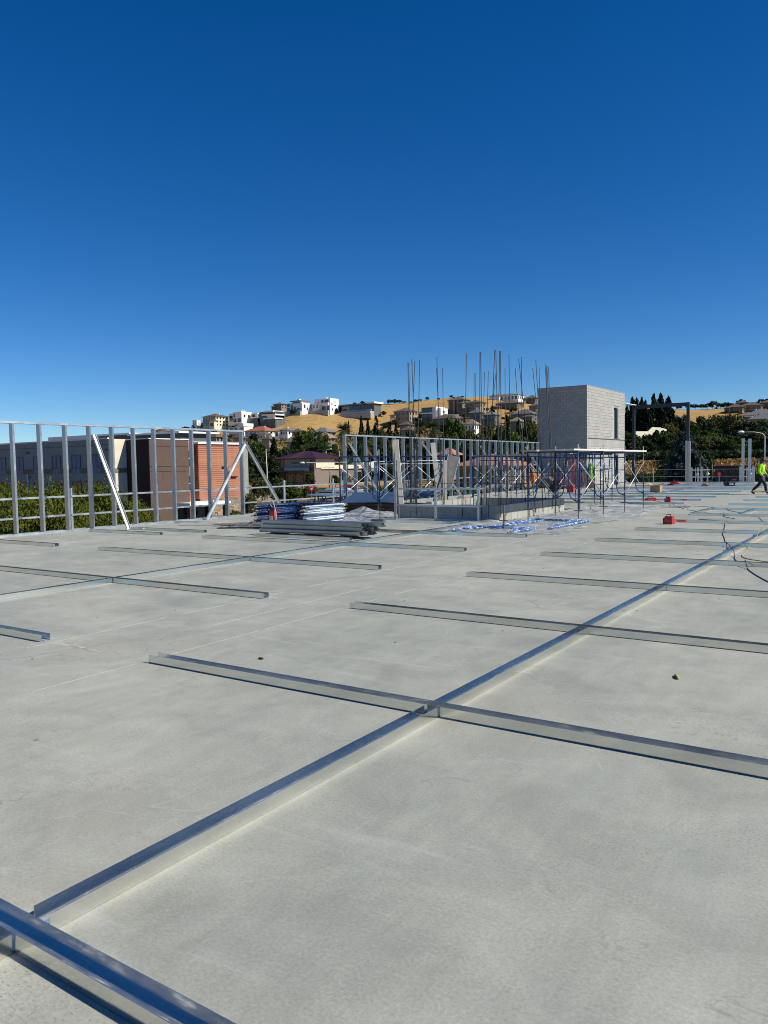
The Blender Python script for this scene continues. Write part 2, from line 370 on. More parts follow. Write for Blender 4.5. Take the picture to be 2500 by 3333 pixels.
def tag(o, label, cat, group=None, kind=None):
    if label: o['label'] = label
    if cat: o['category'] = cat
    if group: o['group'] = group
    if kind: o['kind'] = kind
    return o
def thing(name, label, cat, loc=(0,0,0), rz=0.0, group=None):
    o = bpy.data.objects.new(name, None); COL.objects.link(o); o.location = loc; o.rotation_euler.z = rz
    return tag(o, label, cat, group)
def copy_tree(o, parent=None):
    c = o.copy(); COL.objects.link(c); c.parent = parent
    for ch in list(o.children): copy_tree(ch, c)
    return c
ORD = ['first','second','third','fourth','fifth','sixth','seventh','eighth','ninth','tenth','eleventh','twelfth','thirteenth','fourteenth','fifteenth','sixteenth','seventeenth','eighteenth','nineteenth','twentieth','twenty-first','twenty-second','twenty-third','twenty-fourth']
UNIT = MB().box((-.5,-.5,-.5),(.5,.5,.5))
_unit = {}
def unit_box(name, mat, parent, a, b):
    """a box part that shares one unit cube mesh per material"""
    if mat not in _unit: _unit[mat] = UNIT.mesh('unit_'+mat, mat)
    c = [(a[i]+b[i])/2 for i in range(3)]; sc = [max(1e-4, abs(b[i]-a[i])) for i in range(3)]
    return link(name, _unit[mat], parent, c, scale=sc)

# ================================================================== SETTING
def horizon_y(px): return 1487.74+(2950.8-px)*.01812
def interp(tab, x):
    if x <= tab[0][0]: return tab[0][1]
    for (a, ya), (b, yb) in zip(tab, tab[1:]):
        if x <= b:
            k = (x-a)/(b-a); k = k*k*(3-2*k); return ya+(yb-ya)*k
    return tab[-1][1]
RIDGE = [(-900,1475),(-400,1455),(0,1448),(300,1436),(500,1424),(600,1408),(690,1388),(765,1368),(850,1352),(950,1338),(1050,1324),(1130,1318),(1250,1316),(1330,1311),(1400,1303),(1500,1294),(1600,1291),(1700,1300),(1760,1312),(1900,1322),(2050,1330),(2200,1333),(2360,1331),(2450,1322),(2600,1318),(3000,1345),(3800,1420)]
MID = [(-900,1490),(0,1474),(500,1448),(600,1434),(700,1424),(850,1408),(1000,1400),(1150,1399),(1300,1386),(1500,1372),(1700,1362),(2000,1382),(2200,1368),(2400,1354),(2600,1350),(3800,1440)]
LOW = [(-900,1510),(0,1494),(500,1474),(850,1454),(1150,1444),(1500,1424),(1750,1414),(2050,1424),(2250,1432),(2500,1414),(3800,1460)]
UP = [(-900,1480),(0,1466),(500,1430),(640,1393),(745,1386),(820,1381),(900,1374),(935,1354),(1020,1347),(1100,1347),(1240,1350),(1300,1350),(1400,1344),(1500,1332),(1600,1328),(1700,1328),(2000,1346),(2200,1346),(2400,1342),(2600,1338),(3800,1430)]
def sstep(a, b, x):
    k = min(1, max(0, (x-a)/(b-a))); return k*k*(3-2*k)
def terrain_z(d, px):
    r = sstep(1700, 2000, px)
    kn = [(0,-4.5),(150,-4.5),(168,-4.4+r*.4),(186,-4.0+r*5.0),(215,-3.2+r*4.8),(300,0.0+r*5.2),(400,at(px,interp(LOW,px),400).z),(550,at(px,interp(MID,px),550).z),(600,at(px,interp(UP,px),600).z),
          (700,at(px,interp(RIDGE,px),700).z),(820,at(px,interp(RIDGE,px),700).z-3),(1500,-15),(9000,-60)]
    for (a, za), (b, zb) in zip(kn, kn[1:]):
        if d <= b: return za+(zb-za)*(d-a)/(b-a)
    return -60
def polar(px, d, z=None):
    p = at(px, 1500, d); p.z = terrain_z(d, px) if z is None else z; return p
def build_terrain():
    mb = MB(); ths = [i*1.0 for i in range(-180, 181, 6)]
    ths = sorted(set([t for t in ths if abs(t) > 46]+[x*.75 for x in range(-62, 63)]))
    ds = [2,40,100,150,159,168,177,186,200,215,240,270,300,330,365,400,430,460,490,520,550,567,583,600,620,640,670,700,730,760,820,1000,1500,3000,9000]
    rnd = random.Random(3)
    for th in ths:
        px = 1250+F_PX*math.tan(R(max(-50, min(50, th))))
        dirv = head*math.cos(R(th))+right0*math.sin(R(th))
        for d in ds:
            z = terrain_z(d, max(-900, min(3800, px)))
            if 300 < d < 1000: z += rnd.uniform(-.5, .5)
            mb.v.append((dirv.x*d, dirv.y*d, z))
    n = len(ds)
    for i in range(len(ths)-1):
        for j in range(n-1):
            mb.f.append((i*n+j, (i+1)*n+j, (i+1)*n+j+1, i*n+j+1)); mb.m.append(0)
    tag(mb.build('terrain', 'terrain', smooth=True), 'dry golden grass ground rising to the hills', None, kind='structure')
build_terrain()

# the roof deck and the storey under it
DX0, DX1, DY0, DY1 = -19.62, 32.0, -22.0, 61.9
slab = MB().box((DX0, DY0, -.32), (DX1, DY1, 0)).build('concrete_deck', 'deck_concrete')
tag(slab, 'grey concrete roof deck with trowel marks', None, kind='structure')
low = MB().box((DX0+.3, DY0+.3, -4.6), (DX1-.3, DY1-.3, -.325)).build('lower_storey', 'stucco_grey')
tag(low, 'unfinished storey under the concrete deck', None, kind='structure')
# chalk layout lines snapped on the deck
for i, (x, y0, y1) in enumerate(((-5.29, 3.2, 16.0), (-6.66, 4.0, 15.2), (-5.9, 5.6, 8.5))):
    mb = MB()
    y = y0
    while y < y1:
        L = random.uniform(.5, 1.8); mb.box((x-.0028, y, .0005), (x+.0028, min(y+L, y1), .0025)); y += L+random.uniform(.05, .6)
    mb.build('chalk_line', 'chalk', slab)

for (x, y, L, w) in ((-6.62, 4.25, .75, .05), (-6.62, 7.12, .5, .10), (-6.7, 10.0, .35, .06), (-15.2, 9.98, .6, .09), (-15.3, 12.9, .55, .06), (-14.7, 13.85, .5, .08), (-9.3, 12.2, .6, .05)):  # pale flecks that thin out from each starting point
    rnd = random.Random(int(L*100+y*10)); mb = MB(); n = 14
    for _ in range(70):
        q = rnd.random()**1.5; cx = x+L*q; cy = y+rnd.gauss(0, w*.5*(1-q*.6)); r_ = rnd.uniform(.006, .028)*(1-.5*q)
        o_ = len(mb.v); k_ = 6
        mb.v += [(cx+r_*1.6*math.cos(6.283*j/k_)*rnd.uniform(.6, 1.2), cy+r_*math.sin(6.283*j/k_)*rnd.uniform(.6, 1.2), .0012+.00001*len(mb.f)) for j in range(k_)]
        mb.f.append(tuple(range(o_, o_+k_))); mb.m.append(0)
    d_ = mb.build('pale_streak', 'chalk', slab); d_['kind'] = 'stuff'
def sheet(name, mat, pts, z, label):
    o = MB().add([(p.x, p.y, z) for p in pts], [tuple(range(len(pts)))]).build(name, mat)
    return tag(o, label, None, kind='structure')
def uv(u, v): return head*v+right0*u
sheet('parking_lot', 'asphalt', [uv(-75, 46), uv(190, 46), uv(190, 147), uv(-75, 147)], -4.494, 'dark asphalt parking lot beyond the deck')
def strip(name, mat, pxa, pxb, d0, d1, dz, label, n=24):
    mb = MB()
    for i in range(n+1):
        px = pxa+(pxb-pxa)*i/n
        for d in (d0, d1):
            p = polar(px, d); mb.v.append((p.x, p.y, p.z+dz))
    for i in range(n): mb.f.append((2*i, 2*i+2, 2*i+3, 2*i+1)); mb.m.append(0)
    return tag(mb.build(name, mat), label, None, kind='structure')
def kerb(pxa, pxb, d, label, w=.35, h=.15, n=24):
    mb = MB()
    P = [polar(pxa+(pxb-pxa)*i/n, d) for i in range(n+1)]
    for a, b in zip(P, P[1:]): mb.bar((a.x, a.y, a.z+h/2), (b.x, b.y, b.z+h/2), w, h)
    return tag(mb.build('kerb', 'kerb'), label, None, kind='structure')
strip('road', 'road_light', 500, 1480, 158, 167, .05, 'grey street in front of the car wash')
kerb(500, 1480, 157.6, 'pale kerb on the near side of the street'); kerb(500, 1480, 167.5, 'pale kerb on the far side of the street')
strip('planting_bed', 'bark_mulch', 600, 1100, 98, 112, .03, 'brown mulched planting bed beside the parking lot')
kerb(600, 1200, 97.5, 'pale kerb along the mulched planting bed'); kerb(640, 1080, 112.6, 'pale kerb behind the mulched planting bed')
strip('forecourt', 'asphalt', 700, 1500, 172, 200, .05, 'dark asphalt forecourt of the car wash')
strip('bank', 'dirt_bank', 1880, 2900, 168.5, 185.5, .06, 'dry grass bank below the upper street', 40)
strip('upper_street', 'road_light', 1850, 2900, 188, 199, .06, 'grey upper street above the dry bank', 40)
kerb(1850, 2900, 187.4, 'pale kerb of the upper street', n=40)

# ================================================================== FLOOR TRACK ON THE DECK
TW, TH, TT = .10, .065, .003        # width, flange height, gauge
def channel_mesh(length):
    """U channel lying on its web along +X, flanges up, near flange at y = 0; flanges lean and wave slightly as thin sheet does"""
    from mathutils import noise as mn
    mb = MB(); n = max(2, int(length/.12)); sd = random.uniform(0, 99)
    for i in range(n+1):
        x = length*i/n; w1 = .0032+mn.noise(Vector((x*.9, sd, 0)))*.0022+mn.noise(Vector((x*4, sd, 3)))*.0006; w2 = .0012+mn.noise(Vector((x*.9, sd, 7)))*.0022+mn.noise(Vector((x*4, sd, 9)))*.0006
        bw = mn.noise(Vector((x*.35, sd, 5)))*.006*math.sin(math.pi*i/n)
        mb.v += [(x, bw, .002), (x, TW+bw, .002), (x, TW+bw+w2, TH), (x, TW-TT+bw+w2, TH), (x, TW-TT+bw, .002+TT), (x, TT+bw, .002+TT), (x, TT+bw+w1, TH), (x, bw+w1, TH)]
    for i in range(n):
        for j in range(8): mb.f.append((i*8+j, i*8+(j+1) % 8, (i+1)*8+(j+1) % 8, (i+1)*8+j)); mb.m.append(0)
    for e in (0, n):
        q = [(0, 5, 6, 7), (0, 1, 4, 5), (1, 2, 3, 4)]
        for f in q: mb.f.append(tuple(e*8+k for k in (f if e else f[::-1]))); mb.m.append(0)
    return mb
_ch = {}
def channel(name, x, y, length, label, group, rz=0.0, mat='galvanised', cat='floor track'):
    """track whose near left corner is (x, y)"""
    key = (round(length, 2), mat)
    if key not in _ch: _ch[key] = channel_mesh(length).mesh('channel', mat)
    o = link(name, _ch[key], None, (x, y, 0), rz)
    return tag(o, label, cat, group)
ROWS = [1.38+2.83*k for k in range(9)]+[26.95, 29.95, 32.95, 35.95, 38.95, 42.1, 45.6, 48.6, 51.6, 54.4, 57.0]
RG = 'galvanised cross tracks right of the corridor'
for k, y in enumerate(ROWS):
    x0 = -5.23 if k < 4 else -5.27
    if k == 0: x0 = -6.2
    lab = f'galvanised cross track lying right of the corridor, {ORD[k]} row from the camera'
    tr = channel('cross_track', x0 if k else -4.3, y, (6.9 if k < 10 else 9.5) if k else 7.2, lab, RG)
    if k < 6: tr.rotation_euler.z = R((-.15, .2, -.35, .1, -.2, .15)[k])
LG = 'galvanised cross tracks left of the corridor'
for k in (1, 2, 3, 4):
    channel('cross_track', -13.72 if k > 2 else -13.9, ROWS[k], (6.98, 7.2, 6.95, 6.95)[k-1] + (.15 if k < 3 else 0), f'galvanised cross track lying left of the corridor, {ORD[k-1]} row from the camera', LG)
channel('cross_track', -11.6, 15.68, 4.75, 'galvanised cross track beside the flat blue scaffold frames', LG)
channel('cross_track', -13.0, 18.62, 3.2, 'galvanised cross track in front of the low block walls', LG)
for k, y in enumerate((30.05, 33.0, 36.0, 39.0, 42.2, 45.9, 48.9, 52.0, 55.2)):
    channel('cross_track', -15.2+.3*(k % 3), y, 8.35-.3*(k % 3), f'galvanised cross track behind the blue scaffold, {ORD[k]} row beyond the plastic sheet', LG)
WG = 'galvanised cross tracks by the stud wall'
channel('cross_track', -18.55, 9.9, 3.3, 'short galvanised track by the stud wall, nearest to the left picture edge', WG)
channel('cross_track', -18.2, 12.83, 2.85, 'short galvanised track at the foot of the first diagonal brace', WG)
channel('cross_track', -17.7, 13.78, 2.9, 'short galvanised track just behind the first brace foot', WG)
channel('cross_track', -18.4, 15.95, 2.2, 'short galvanised track running up to the pile of dirty braces', WG)
channel('cross_track', -12.88, 13.55, 2.85, 'loose galvanised stud on the floor in front of the stud bundle', WG, cat='steel stud')
# long tracks running away from the camera, in lengths butted between the cross tracks
AG = 'galvanised tracks running along the deck'
for k in range(11):
    y0 = ROWS[k]+TW+.012; y1 = ROWS[k+1]-.006
    if k == 0: y0 = ROWS[0]+TW+.03
    channel('long_track', -2.445+.004*(k % 2), y0, y1-y0, f'bright long track right of the corridor, {ORD[k]} length from the camera', AG, rz=R(90))
channel('long_track', -2.445, -.6, ROWS[0]+.59, 'bright long track end cut off at the lower left picture corner', AG, rz=R(90))
for k in range(5):
    y0 = (ROWS[k]+TW+.012); y1 = (ROWS[k+1]-.006) if k < 4 else 18.5
    channel('long_track', -9.47, y0, y1-y0, f'long track left of the corridor, {ORD[k]} length from the camera', AG, rz=R(90))
channel('long_track', -10.15, 33.2, 5.7, 'long track in the far deck leading past the cardboard box', AG, rz=R(90))
channel('long_track', -10.25, 39.2, 11.5, 'farthest long track leading to the red tool near the railing', AG, rz=R(90))
channel('long_track', -5.22, 24.2, 2.7, 'short long-way track joining two cross tracks at the corridor', AG, rz=R(90))
channel('long_track', -3.9, 24.2, 2.7, 'short long-way track under the black cable', AG, rz=R(90))

# ================================================================== STUD WALLS
def stud_mesh(h, w=.15, d=.055):
    """C stud: web faces -Y, lips towards +Y; w along X, d along Y"""
    mb = MB(); t = .004
    mb.box((-w/2, -d/2, 0), (w/2, -d/2+t, h)); mb.box((-w/2, -d/2+t, 0), (-w/2+t, d/2, h)); mb.box((w/2-t, -d/2+t, 0), (w/2, d/2, h))
    mb.box((-w/2+t, d/2-t, 0), (-w/2+.02, d/2, h)); mb.box((w/2-.02, d/2-t, 0), (w/2-t, d/2, h))
    return mb
def stud_wall(name, label, x, ys, h, y0, y1, w=.15):
    t = thing(name, label, 'stud wall', (x, 0, 0))
    me = stud_mesh(h-.03, w).mesh('stud', 'galvanised_stud')
    for y in ys:
        s = link('stud', me, t, (0, y, .012), R(random.uniform(-1.5, 1.5)))
    MB().box((-w/2-.004, y0, .002), (w/2+.004, y1, .008)).box((-w/2-.004, y0, .008), (-w/2, y1, .06)).box((w/2, y0, .008), (w/2+.004, y1, .06)).build('bottom_track', 'galvanised_dull', t)
    MB().box((-w/2-.004, y0, h-.006), (w/2+.004, y1, h)).box((-w/2-.004, y0, h-.055), (-w/2, y1, h-.006)).box((w/2, y0, h-.055), (w/2+.004, y1, h-.006)).build('top_track', 'galvanised_dull', t)
    return t
def brace(parent, p0, p1, w=.10, side=(0,0,1)):
    mb = MB(); mb.bar(p0, p1, w, .004, side)
    d = (Vector(p1)-Vector(p0)).normalized(); a = d.cross(Vector(side)).normalized(); u = a.cross(d).normalized()
    for s in (-1, 1):
        o = a*(s*w/2)+u*.022; mb.bar(Vector(p0)+o, Vector(p1)+o, .004, .045, side)
    ob = mb.build('brace', 'galvanised_dull', parent)
    return ob
W1X = -18.7
w1 = stud_wall('stud_wall', 'galvanised stud wall frame at the left deck edge with three diagonal braces', W1X, [11.09-.739*2, 11.09-.739]+[11.09+.739*k for k in range(12)], 2.905, 9.3, 19.27)
def loc(t, p): return Vector(p)-Vector(t.location)
brace(w1, loc(w1, (-18.62, 13.40, 2.62)), loc(w1, (-17.47, 13.55, .03)), .11, (1, 0, .4))
brace(w1, loc(w1, (-18.56, 19.24, 2.47)), loc(w1, (-18.48, 17.34, .03)), .11, (1, 0, 0))
brace(w1, loc(w1, (-18.70, 19.36, 2.52)), loc(w1, (-18.98, 21.6, .03)), .13, (1, .2, 0))
for (y, z) in ((18.05, 1.48), (17.55, .45)):
    MB().bar((.12, y-.0, z), (.20, y+.14, z+.10), .05, .004).build('clip', 'galvanised_dull', w1)
W2X = -19.0
w2 = stud_wall('stud_wall', 'galvanised stud wall frame beyond the low block walls', W2X, [25.45+.739*k for k in range(28)], 2.93, 25.4, 45.5)
for (y, fy, fx) in ((25.58, 26.3, -17.6), (31.46, 32.6, -17.4), (37.37, 38.2, -17.7), (43.3, 44.4, -17.6)):
    brace(w2, loc(w2, (-18.9, y, 2.6)), loc(w2, (fx, fy, .03)), .11, (1, 0, .4))
# guard rail along the left deck edge: posts, top rail, mid rail
def guard(name, label, pts, h=1.155, rails=(.93, .41), step=3.0, post=.085):
    t = thing(name, label, 'guard rail', pts[0])
    o = Vector(pts[0]); pm = stud_mesh(h, post, post*.6).mesh('guard_post', 'galvanised_dull')
    for a, b in zip(pts, pts[1:]):
        a = Vector(a)-o; b = Vector(b)-o; L = (b-a).length; n = max(1, round(L/step)); ang = math.atan2((b-a).y, (b-a).x)
        for i in range(n+1): link('post', pm, t, a+(b-a)*i/n, ang)
        side = (b-a).normalized().cross(Zax)*(.035)
        for k, z in enumerate(rails):
            MB().bar(a+Vector((0,0,z))+side, b+Vector((0,0,z))+side, .035, .05).build('top_rail' if k == 0 else 'mid_rail', 'galvanised_dull', t)
    return t
guard('guard_rail', 'galvanised guard rail running along the left deck edge behind the stud walls', [(-19.42, 7.15, 0), (-19.42, 49.2, 0)], step=3.0)
guard('guard_rail', 'small galvanised guard rail in front of the low block walls', [(-12.78, 19.62, 0), (-9.98, 19.62, 0), (-9.98, 20.0, 0)], .97, (.93, .43), step=1.36, post=.07)
# far railing of thin cables with posts at the far deck edge
t = thing('cable_railing', 'thin cable railing along the far deck edge', 'railing', (0, 61.4, 0))
for i in range(14):
    MB().tube([(-19.3+3.1*i, 0, 0), (-19.3+3.1*i, 0, 1.1)], .022, 6).build('post', 'galvanised_dull', t)
for z in (.98, .45): MB().tube([(-19.3, 0, z), (0, 0, z-.04), (21, 0, z)], .009, 5).build('cable', 'zinc_brace', t)
def post_group(name, label, posts, rails):
    t = thing(name, label, 'railing post', posts[0][0]); o = Vector(posts[0][0])
    for (p, h, w) in posts: link('post', stud_mesh(h, w, w*.5).mesh('post', 'galvanised_dull'), t, Vector(p)-o)
    for a, b in rails: MB().bar(Vector(a)-o, Vector(b)-o, .05, .06).build('rail', 'galvanised_dull', t)
post_group('corner_posts', 'group of short galvanised posts and rails right of the steel portal frame', [((-13.05, 59.9, 0), 1.12, .08), ((-12.62, 59.9, 0), 1.12, .09), ((-12.42, 60.1, 0), 1.12, .12), ((-12.1, 60.6, 0), 1.12, .08)],
           [((-13.05, 59.86, .93), (-11.9, 60.5, .93)), ((-13.05, 59.86, .42), (-11.9, 60.5, .42))])
post_group('corner_posts', 'two tall galvanised stud posts with short rails near the walking worker', [((-9.56, 59.6, 0), 3.12, .17), ((-9.12, 59.55, 0), 3.08, .19), ((-9.74, 59.75, 0), 1.15, .14), ((-8.86, 59.45, 0), 1.12, .16), ((-9.33, 59.8, 0), 1.1, .07)],
           [((-9.74, 59.68, .93), (-8.86, 59.38, .93)), ((-9.74, 59.68, .42), (-8.86, 59.38, .42))])

# ================================================================== BLOCK TOWER
def block_wall(parent, runs, z0, courses, ch, mortar_depth=.004, limit=10**9, stuffname=None, openings=()):
    """runs: (origin, direction, length, normal, offset) ; builds blocks proud of a mortar core; up to LIMIT as own parts"""
    made = 0; rest = MB(); cache = {}
    for (o, d, L, nrm) in runs:
        o = Vector(o); d = Vector(d); nrm = Vector(nrm)
        for c in range(courses):
            x = -(.2 if c % 2 else 0.0); z = z0+c*ch
            while x < L-.01:
                a = max(0, x); b = min(L, x+.4); x += .4
                if b-a < .04: continue
                skip = False
                for (oo, dd, a0, a1, z0_, z1_) in openings:
                    if oo == tuple(nrm) and b > a0+.01 and a < a1-.01 and z+ch > z0_+.01 and z < z1_-.01: skip = True
                if skip: continue
                j = .0065
                size = (round(b-a-2*j, 3), .05, ch-2*j)
                cen = o+d*((a+b)/2)+nrm*(-.019)+Vector((0,0,z+ch/2))
                if made < limit:
                    key = (size[0], abs(d.x) > .5)
                    if key not in cache:
                        m = MB(); hx, hy, hz = size[0]/2, .025, size[2]/2
                        if abs(d.x) > .5: m.box((-hx,-hy,-hz),(hx,hy,hz))
                        else: m.box((-hy,-hx,-hz),(hy,hx,hz))
                        cache[key] = m.mesh('block', 'block')
                    link('block', cache[key], parent, cen+nrm*random.uniform(-.0015, .0015)); made += 1
                else:
                    rest.obox(cen, d*size[0]/2, nrm*.025, Vector((0,0,size[2]/2)))
    if rest.v:
        r = rest.build('blockwork', 'block', parent); r['kind'] = 'stuff'
TX0, TX1, TY0, TY1, THT = -20.55, -17.17, 49.2, 57.3, 6.6
tw = thing('block_tower', 'grey concrete block stair tower with a tall narrow window and a door', 'tower', (TX1, TY0, 0))
def T(p): return Vector(p)-Vector((TX1, TY0, 0))
# mortar core built around the openings in the sunlit side
core = MB(); wy0, wy1 = 54.78-TY0, 55.84-TY0
core.box(T((TX0+.008, TY0+.008, 0)), T((TX1-.008, TY0+.2, THT-.01)))                       # -Y wall
core.box(T((TX0+.008, TY0+.2, 0)), T((TX0+.2, TY1-.01, THT-.01))); core.box(T((TX0+.2, TY1-.2, 0)), T((TX1-.2, TY1-.01, THT-.01)))
xw0, xw1 = -.2, -.008
core.box((xw0, .2, 0), (xw1, wy0, THT-.01)); core.box((xw0, wy1, 0), (xw1, TY1-TY0-.01, THT-.01))
core.box((xw0, wy0, 2.17), (xw1, wy1, 3.29)); core.box((xw0, wy0, 5.6), (xw1, wy1, THT-.01))
core.build('mortar_core', 'mortar', tw)
OPS = (((1, 0, 0), 0, wy0, wy1, 0, 2.17), ((1, 0, 0), 0, wy0, wy1, 3.29, 5.6), ((1, 0, 0), 0, 0, 9, 2.65, 3.2))
block_wall(tw, [(T((TX0, TY0, 0)), (1, 0, 0), TX1-TX0, (0, -1, 0)), ((0, 0, 0), (0, 1, 0), TY1-TY0, (1, 0, 0))], 0, 33, .2, limit=300, openings=OPS)
sold = MB(); y = .02                                                                        # soldier course band on the sunlit side
while y < TY1-TY0-.2:
    if not (wy0-.15 < y < wy1 and False): sold.box((-.044, y, 2.66), (.006, y+.185, 3.18))
    y += .2
r = sold.build('soldier_course', 'block', tw); r['kind'] = 'stuff'
MB().box((.008, .15, 3.2), (.05, TY1-TY0, 3.235)).build('ledge_angle', 'rust_jack', tw)
MB().box((-.02, wy0-.06, 3.24), (.06, wy1+.06, 3.285)).build('window_sill', 'rust_jack', tw)
wn = MB().box((-.16, wy0, 3.29), (-.13, wy1, 5.6)).build('window', 'glass', tw)
MB().box((-.125, wy0, 5.45), (-.03, wy1, 5.6)).box((-.125, wy1-.12, 3.29), (-.03, wy1, 5.45)).build('window_frame', 'form_ply', wn)
dr = MB().box((-.17, wy0, .02), (-.14, wy1, 2.05)).build('door', 'dark_steel', tw)
MB().box((-.13, wy0, 2.05), (-.04, wy1, 2.17)).box((-.13, wy1-.14, .02), (-.04, wy1, 2.05)).build('door_frame', 'dark_steel', dr)
for k in range(7):
    x = -2.98+.44*k
    MB().box((x, -.035, 3.17+.012*k), (x+.15, .0, 3.20+.012*k)).build('joist_plate', 'raw_edge', tw)
MB().box((TX0-TX1-.02, -.02, THT), (.02, TY1-TY0, THT+.02)).build('cap', 'mortar', tw)
# two-row retaining stub next to the tower is part of the low walls below

# ================================================================== STEEL PORTAL FRAME
pf = thing('steel_portal', 'dark steel portal frame standing to the right of the block tower', 'steel frame', (-17.3, 60, 0))
MB().box((-.10, -.10, 0), (.10, .10, 5.88)).build('column', 'dark_steel', pf)
MB().box((3.86, -.11, 3.05), (4.06, .11, 5.9)).build('column', 'dark_steel', pf)
MB().box((-.10, -.09, 5.63), (4.05, .09, 5.895)).build('beam', 'dark_steel', pf)
MB().box((-.16, -2.7, 5.89), (.16, .2, 5.94)).build('tie_plate', 'white_metal', pf)
MB().box((3.80, -.14, 0), (3.945, .14, 3.1)).box((3.955, -.14, 0), (4.12, .14, 3.07)).build('stud_cladding', 'galvanised_stud', pf)
MB().bar((-.9, -2.0, 1.0), (.55, -2.9, .02), .07, .05).build('brace', 'galvanised_dull', pf)

# ================================================================== LOW BLOCK WALLS (lift pit) WITH REBAR
PX0, PX1, PY0, PY1, PH = -12.85, -9.5, 19.95, 24.95, .45
pit = thing('block_pit', 'low grey block walls of a lift pit with tall bare reinforcing bars', 'block wall', (PX1, PY0, 0))
def Q(p): return Vector(p)-Vector((PX1, PY0, 0))
mb = MB()
mb.box(Q((PX0+.008, PY0+.008, 0)), Q((PX1-.008, PY0+.192, PH-.006))); mb.box(Q((PX1-.192, PY0+.2, 0)), Q((PX1-.008, PY1-.2, PH-.006)))
mb.box(Q((PX0+.008, PY1-.192, 0)), Q((PX1-.008, PY1-.008, PH-.006))); mb.box(Q((PX0+.008, PY0+1.6, 0)), Q((PX0+.192, PY1-.2, PH-.006)))
mb.build('mortar_core', 'mortar', pit)
block_wall(pit, [(Q((PX0, PY0, 0)), (1, 0, 0), PX1-PX0, (0, -1, 0)), (Q((PX1, PY0, 0)), (0, 1, 0), PY1-PY0, (1, 0, 0)), (Q((PX0+.2, PY1-.2, 0)), (1, 0, 0), PX1-PX0-.4, (0, -1, 0)),
                 (Q((PX0+.2, PY0+1.6, 0)), (0, 1, 0), PY1-PY0-1.8, (1, 0, 0))], 0, 2, .225)
MB().box(Q((PX0-.3, PY0-.24, .001)), Q((PX1+.05, PY0-.01, .03))).build('sill_plank', 'white_board', pit)
REBAR = [(-12.1,23.4,-12.15,23.67),(-12.11,23.41,-12.11,23.71),(-9.68,19.09,-9.75,19.35),(-9.64,19.12,-9.73,19.36),(-11.75,23.23,-11.71,23.56),(-11.51,23.19,-11.53,23.48),(-9.36,18.97,-9.29,19.32),(-9.07,19.12,-9.25,19.3),(-11.57,23.07,-11.28,23.56),(-9.23,19.3,-9.27,19.58),(-9.17,19.35,-9.25,19.59),(-10.69,22.97,-10.8,23.2),(-9.24,20.18,-9.37,20.4),(-10.16,23.33,-10.53,23.39),(-9.0,21.35,-9.49,21.33),(-9.18,20.78,-9.27,21.03),(-9.64,23.74,-10.08,23.75),(-8.97,21.83,-9.22,21.96),(-9.69,23.54,-9.85,23.73),(-9.13,23.01,-9.4,23.12),(-9.34,23.54,-9.59,23.68),(-9.19,23.26,-9.45,23.39),(-9.34,23.67,-9.57,23.82),(-12.29,19.68,-12.42,19.89),(-12.31,19.83,-12.47,20.02),(-11.78,19.19,-11.96,19.37),(-12.06,19.35,-12.04,19.67),(-11.82,19.28,-11.82,19.58),(-10.94,19.26,-11.15,19.42),(-12.19,21.55,-12.46,21.67),(-12.17,21.54,-12.29,21.76),(-10.25,19.15,-10.23,19.47)]
for (bx, by, tx, ty) in REBAR:
    k = 1.036; a = Vector((bx*k, by*k, .12)); b = Vector((tx*k, ty*k, EYE+3.09*k))
    m = (a+b)/2+Vector((random.uniform(-.03, .03), random.uniform(-.03, .03), 0))
    MB().tube([Q(a), Q(m), Q(b)], .0105, 6).build('rebar', 'rebar', pit, smooth=True)
for (x, y, n) in ((-12.75, 20.3, 5), (-12.7, 20.6, 3), (-9.75, 24.6, 6), (-12.6, 20.15, 3)):      # short starter bars in bundles
    for i in range(n):
        xx, yy = x+.05*i, y+random.uniform(-.15, .15)
        MB().tube([Q((xx, yy, .3)), Q((xx+random.uniform(-.04, .04), yy, random.uniform(1.5, 2.6)))], .010, 6).build('starter_bar', 'rebar', pit)
for z in (.93, 1.17): MB().tube([Q((PX0+.1, PY1-.1, z)), Q((PX1-.1, PY1-.1, z+.02))], .010, 6).build('tie_bar', 'rebar', pit)
MB().tube([Q((PX0+.1, PY0+.1, 1.02)), Q((PX1-.6, PY1-1.2, 1.08))], .010, 6).build('tie_bar', 'rebar', pit)
MB().tube([Q((PX1-.1, PY0+.5, 1.0)), Q((PX1-.1, PY1-.1, 1.02))], .010, 6).build('tie_bar', 'rebar', pit)
for i, (x, y) in enumerate(((-15.9, 27.9), (-15.5, 27.95))):
    o = thing('loose_block', ('shaded grey concrete block left standing behind the lift pit', 'sunlit grey concrete block left standing behind the lift pit')[i], 'block', (x, y, 0), group='loose blocks behind the pit')
    b_ = MB(); b_.box((-.2, -.1, 0), (.2, -.065, .2)).box((-.2, .065, 0), (.2, .1, .2))
    for xx in (-.2, -.02, .165): b_.box((xx, -.065, 0), (xx+.035, .065, .2))
    b_.build('block_body', 'block', o)

